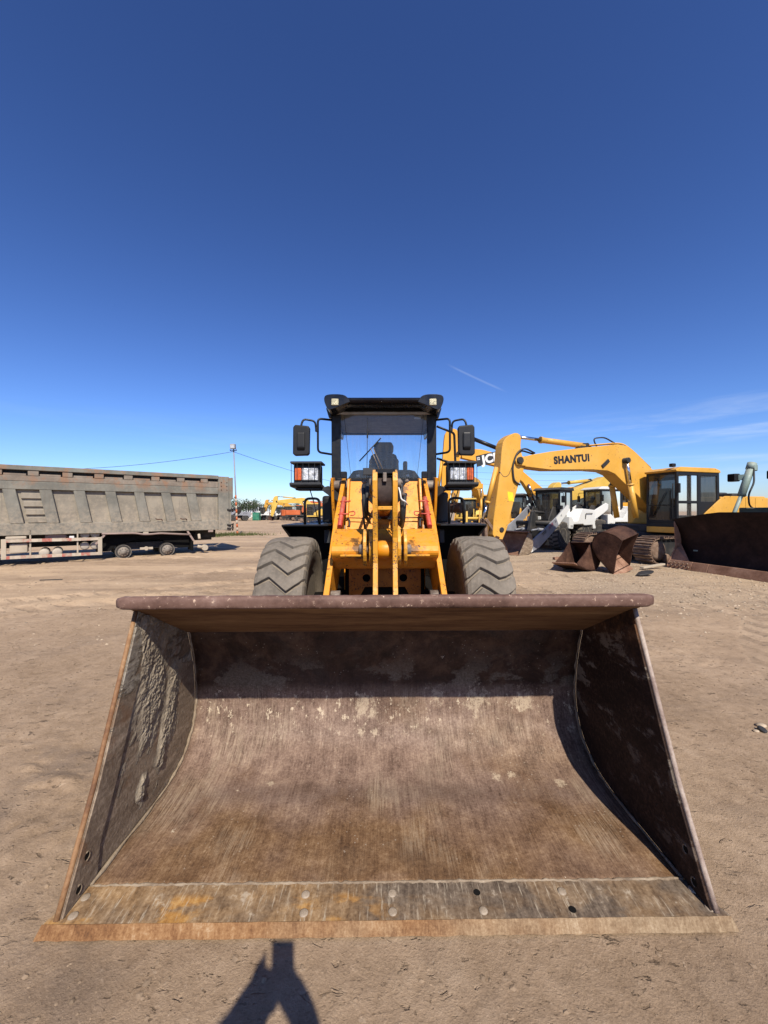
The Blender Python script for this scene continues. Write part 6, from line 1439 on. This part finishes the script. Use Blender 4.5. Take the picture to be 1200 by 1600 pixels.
def tower(px, Y, w, h, lab, m_='tower_block', floors=14):
    T = MB().box(-w / 2, w / 2, 0, w * .7, 0, h).build('apartment_block', m_, None, cat='building', label=lab, group='apartment blocks on the horizon'); T.location = spot(px, Y)
    MB().box(-w * .2, w * .2, w * .2, w * .5, h, h + 3).build('roof_house', m_, T)
    nb = max(3, int(w / 5))
    for i in range(nb):
        x = -w / 2 + w * (i + .5) / nb
        MB().box(x - w / nb * .28, x + w / nb * .28, -.25, 0.01, 2, h - 2).build('window_strip', 'tower_glass', T)
        MB().box(x - w / nb * .36, x - w / nb * .28, -.6, .01, 1.5, h - 1).build('balcony_fin', m_, T)
for a in ((390, 900, 20, 24, 'tall pale apartment block on the horizon right of the lamp post'), (402, 950, 16, 21, 'pale apartment block joined to the right of the tallest block'), (413, 980, 12, 15, 'lowest pale block in the cluster right of the lamp post'), (432, 1100, 18, 20, 'far pale block above the orange red excavator'), (424, 1150, 14, 21, 'grey far block left of the one above the orange red excavator'), (489, 1000, 16, 19, 'pale block seen through the left grab hoop'), (356, 950, 30, 14, 'low pale block behind the tail of the dump trailer'), (776, 1000, 60, 12, 'long low pale block between the two excavator sticks')):
    tower(*a)
# ---------------------------------------------------------------- the person taking the picture (only the shadow falls in view)
PE = thing('person', (-.02, -.50, 0), 0, 'person in dark jacket holding up a phone, seen only as a shadow on the dirt', 'person')
def skinned(name, nodes, edges, mats, pick):
    me = bpy.data.meshes.new(name); me.from_pydata([n_[0] for n_ in nodes], edges, []); o = bpy.data.objects.new(name, me); COL.objects.link(o)
    md = o.modifiers.new('skin', 'SKIN'); md.use_smooth_shade = True
    for i, n_ in enumerate(nodes):
        sv_ = me.skin_vertices[0].data[i]; sv_.radius = n_[1] if isinstance(n_[1], tuple) else (n_[1], n_[1]); sv_.use_root = (i == 0)
    sb = o.modifiers.new('sub', 'SUBSURF'); sb.levels = 1; sb.render_levels = 1
    dg = bpy.context.evaluated_depsgraph_get(); dg.update()
    m2 = bpy.data.meshes.new_from_object(o.evaluated_get(dg)); o.modifiers.clear(); o.data = m2
    m2.materials.clear()
    for m_ in mats: m2.materials.append(M[m_])
    for p_ in m2.polygons: p_.material_index = pick(p_.center); p_.use_smooth = True
    return o
M['skin'] = plain('skin', (0.50, 0.28, 0.19), 0.55); M['jacket'] = plain('dark_jacket', (0.02, 0.022, 0.03), 0.85); M['jeans'] = plain('blue_jeans', (0.04, 0.06, 0.12), 0.9); M['hair'] = plain('dark_hair', (0.02, 0.014, 0.01), 0.7)
N_ = [((0, 0, .95), (.16, .11)), ((0, 0, 1.15), (.15, .10)), ((0, 0, 1.36), (.17, .105)), ((0, .0, 1.47), (.06, .055)), ((0, .02, 1.56), (.062, .065)), ((0, .03, 1.66), (.080, .098)), ((0, .02, 1.75), (.065, .08))]
E_ = [(0, 1), (1, 2), (2, 3), (3, 4), (4, 5), (5, 6)]
def chain(start, pts):
    k = start
    for p_, r_ in pts: N_.append((p_, r_)); E_.append((k, len(N_) - 1)); k = len(N_) - 1
    return k
for sx in (-1, 1):
    a = chain(0, [((sx * .10, 0, .86), .092), ((sx * .11, .02, .50), .062), ((sx * .12, -.02, .10), .042), ((sx * .13, .10, .035), (.045, .03)), ((sx * .13, .17, .025), (.03, .02))])
    hx = -.030 if sx < 0 else .030
    wx, wr = (-.085, .066) if sx < 0 else (.088, .042)
    a = chain(2, [((sx * .17, .01, 1.38), .064), ((sx * .24, .16, 1.16), .058), ((sx * .19, .30, 1.14), .056), ((wx, .455, 1.345), wr), ((hx + sx * .002, .465, 1.420), .050 if sx < 0 else .044), ((hx - sx * .006, .468, 1.455), .034 if sx < 0 else .026)])
    # five fingers curled round the sides of the phone
    pxs = -.044 if sx < 0 else .037
    for f in range(4):
        z = 1.415 + f * .021
        chain(a, [((pxs + sx * .010, .455, z), .0085), ((pxs + sx * .006, .478 + .004, z + .012), .0075), ((pxs - sx * .004, .484, z + .018), .006)])
    chain(a, [((pxs + sx * .012, .440, 1.40), .0105), ((pxs - sx * .012, .452, 1.435), .0085), ((pxs - sx * .022, .458, 1.448), .007)])
def pick_mat(c):
    if c.z < .06: return 3
    if c.z < .93 and abs(c.x) < .3 and c.y < .25: return 2
    if c.z > 1.475 and c.y < .25: return 0
    if c.y > .40 and c.z > 1.365: return 0
    return 1
BD = skinned('body', N_, E_, ['skin', 'jacket', 'jeans', 'dirty_black'], pick_mat); BD.parent = PE
MB().ball((0, .01, 1.735), .098, 14, 8, (.86, 1.0, .80)).build('hair', 'hair', PE)
MB().ball((0, .135, 1.655), .016, 8, 5, (.8, 1, 1.3)).build('nose', 'skin', PE)
for sx in (-1, 1): MB().ball((sx * .031, .115, 1.69), .011, 8, 5).build('eye', 'white', PE)
ph = MB().box(-.043, .034, -.022, -.013, 1.385, 1.542).build('phone', 'black_gloss', None, .004, 2, cat='phone', label='phone held upright in two hands, seen only as a shadow on the dirt')
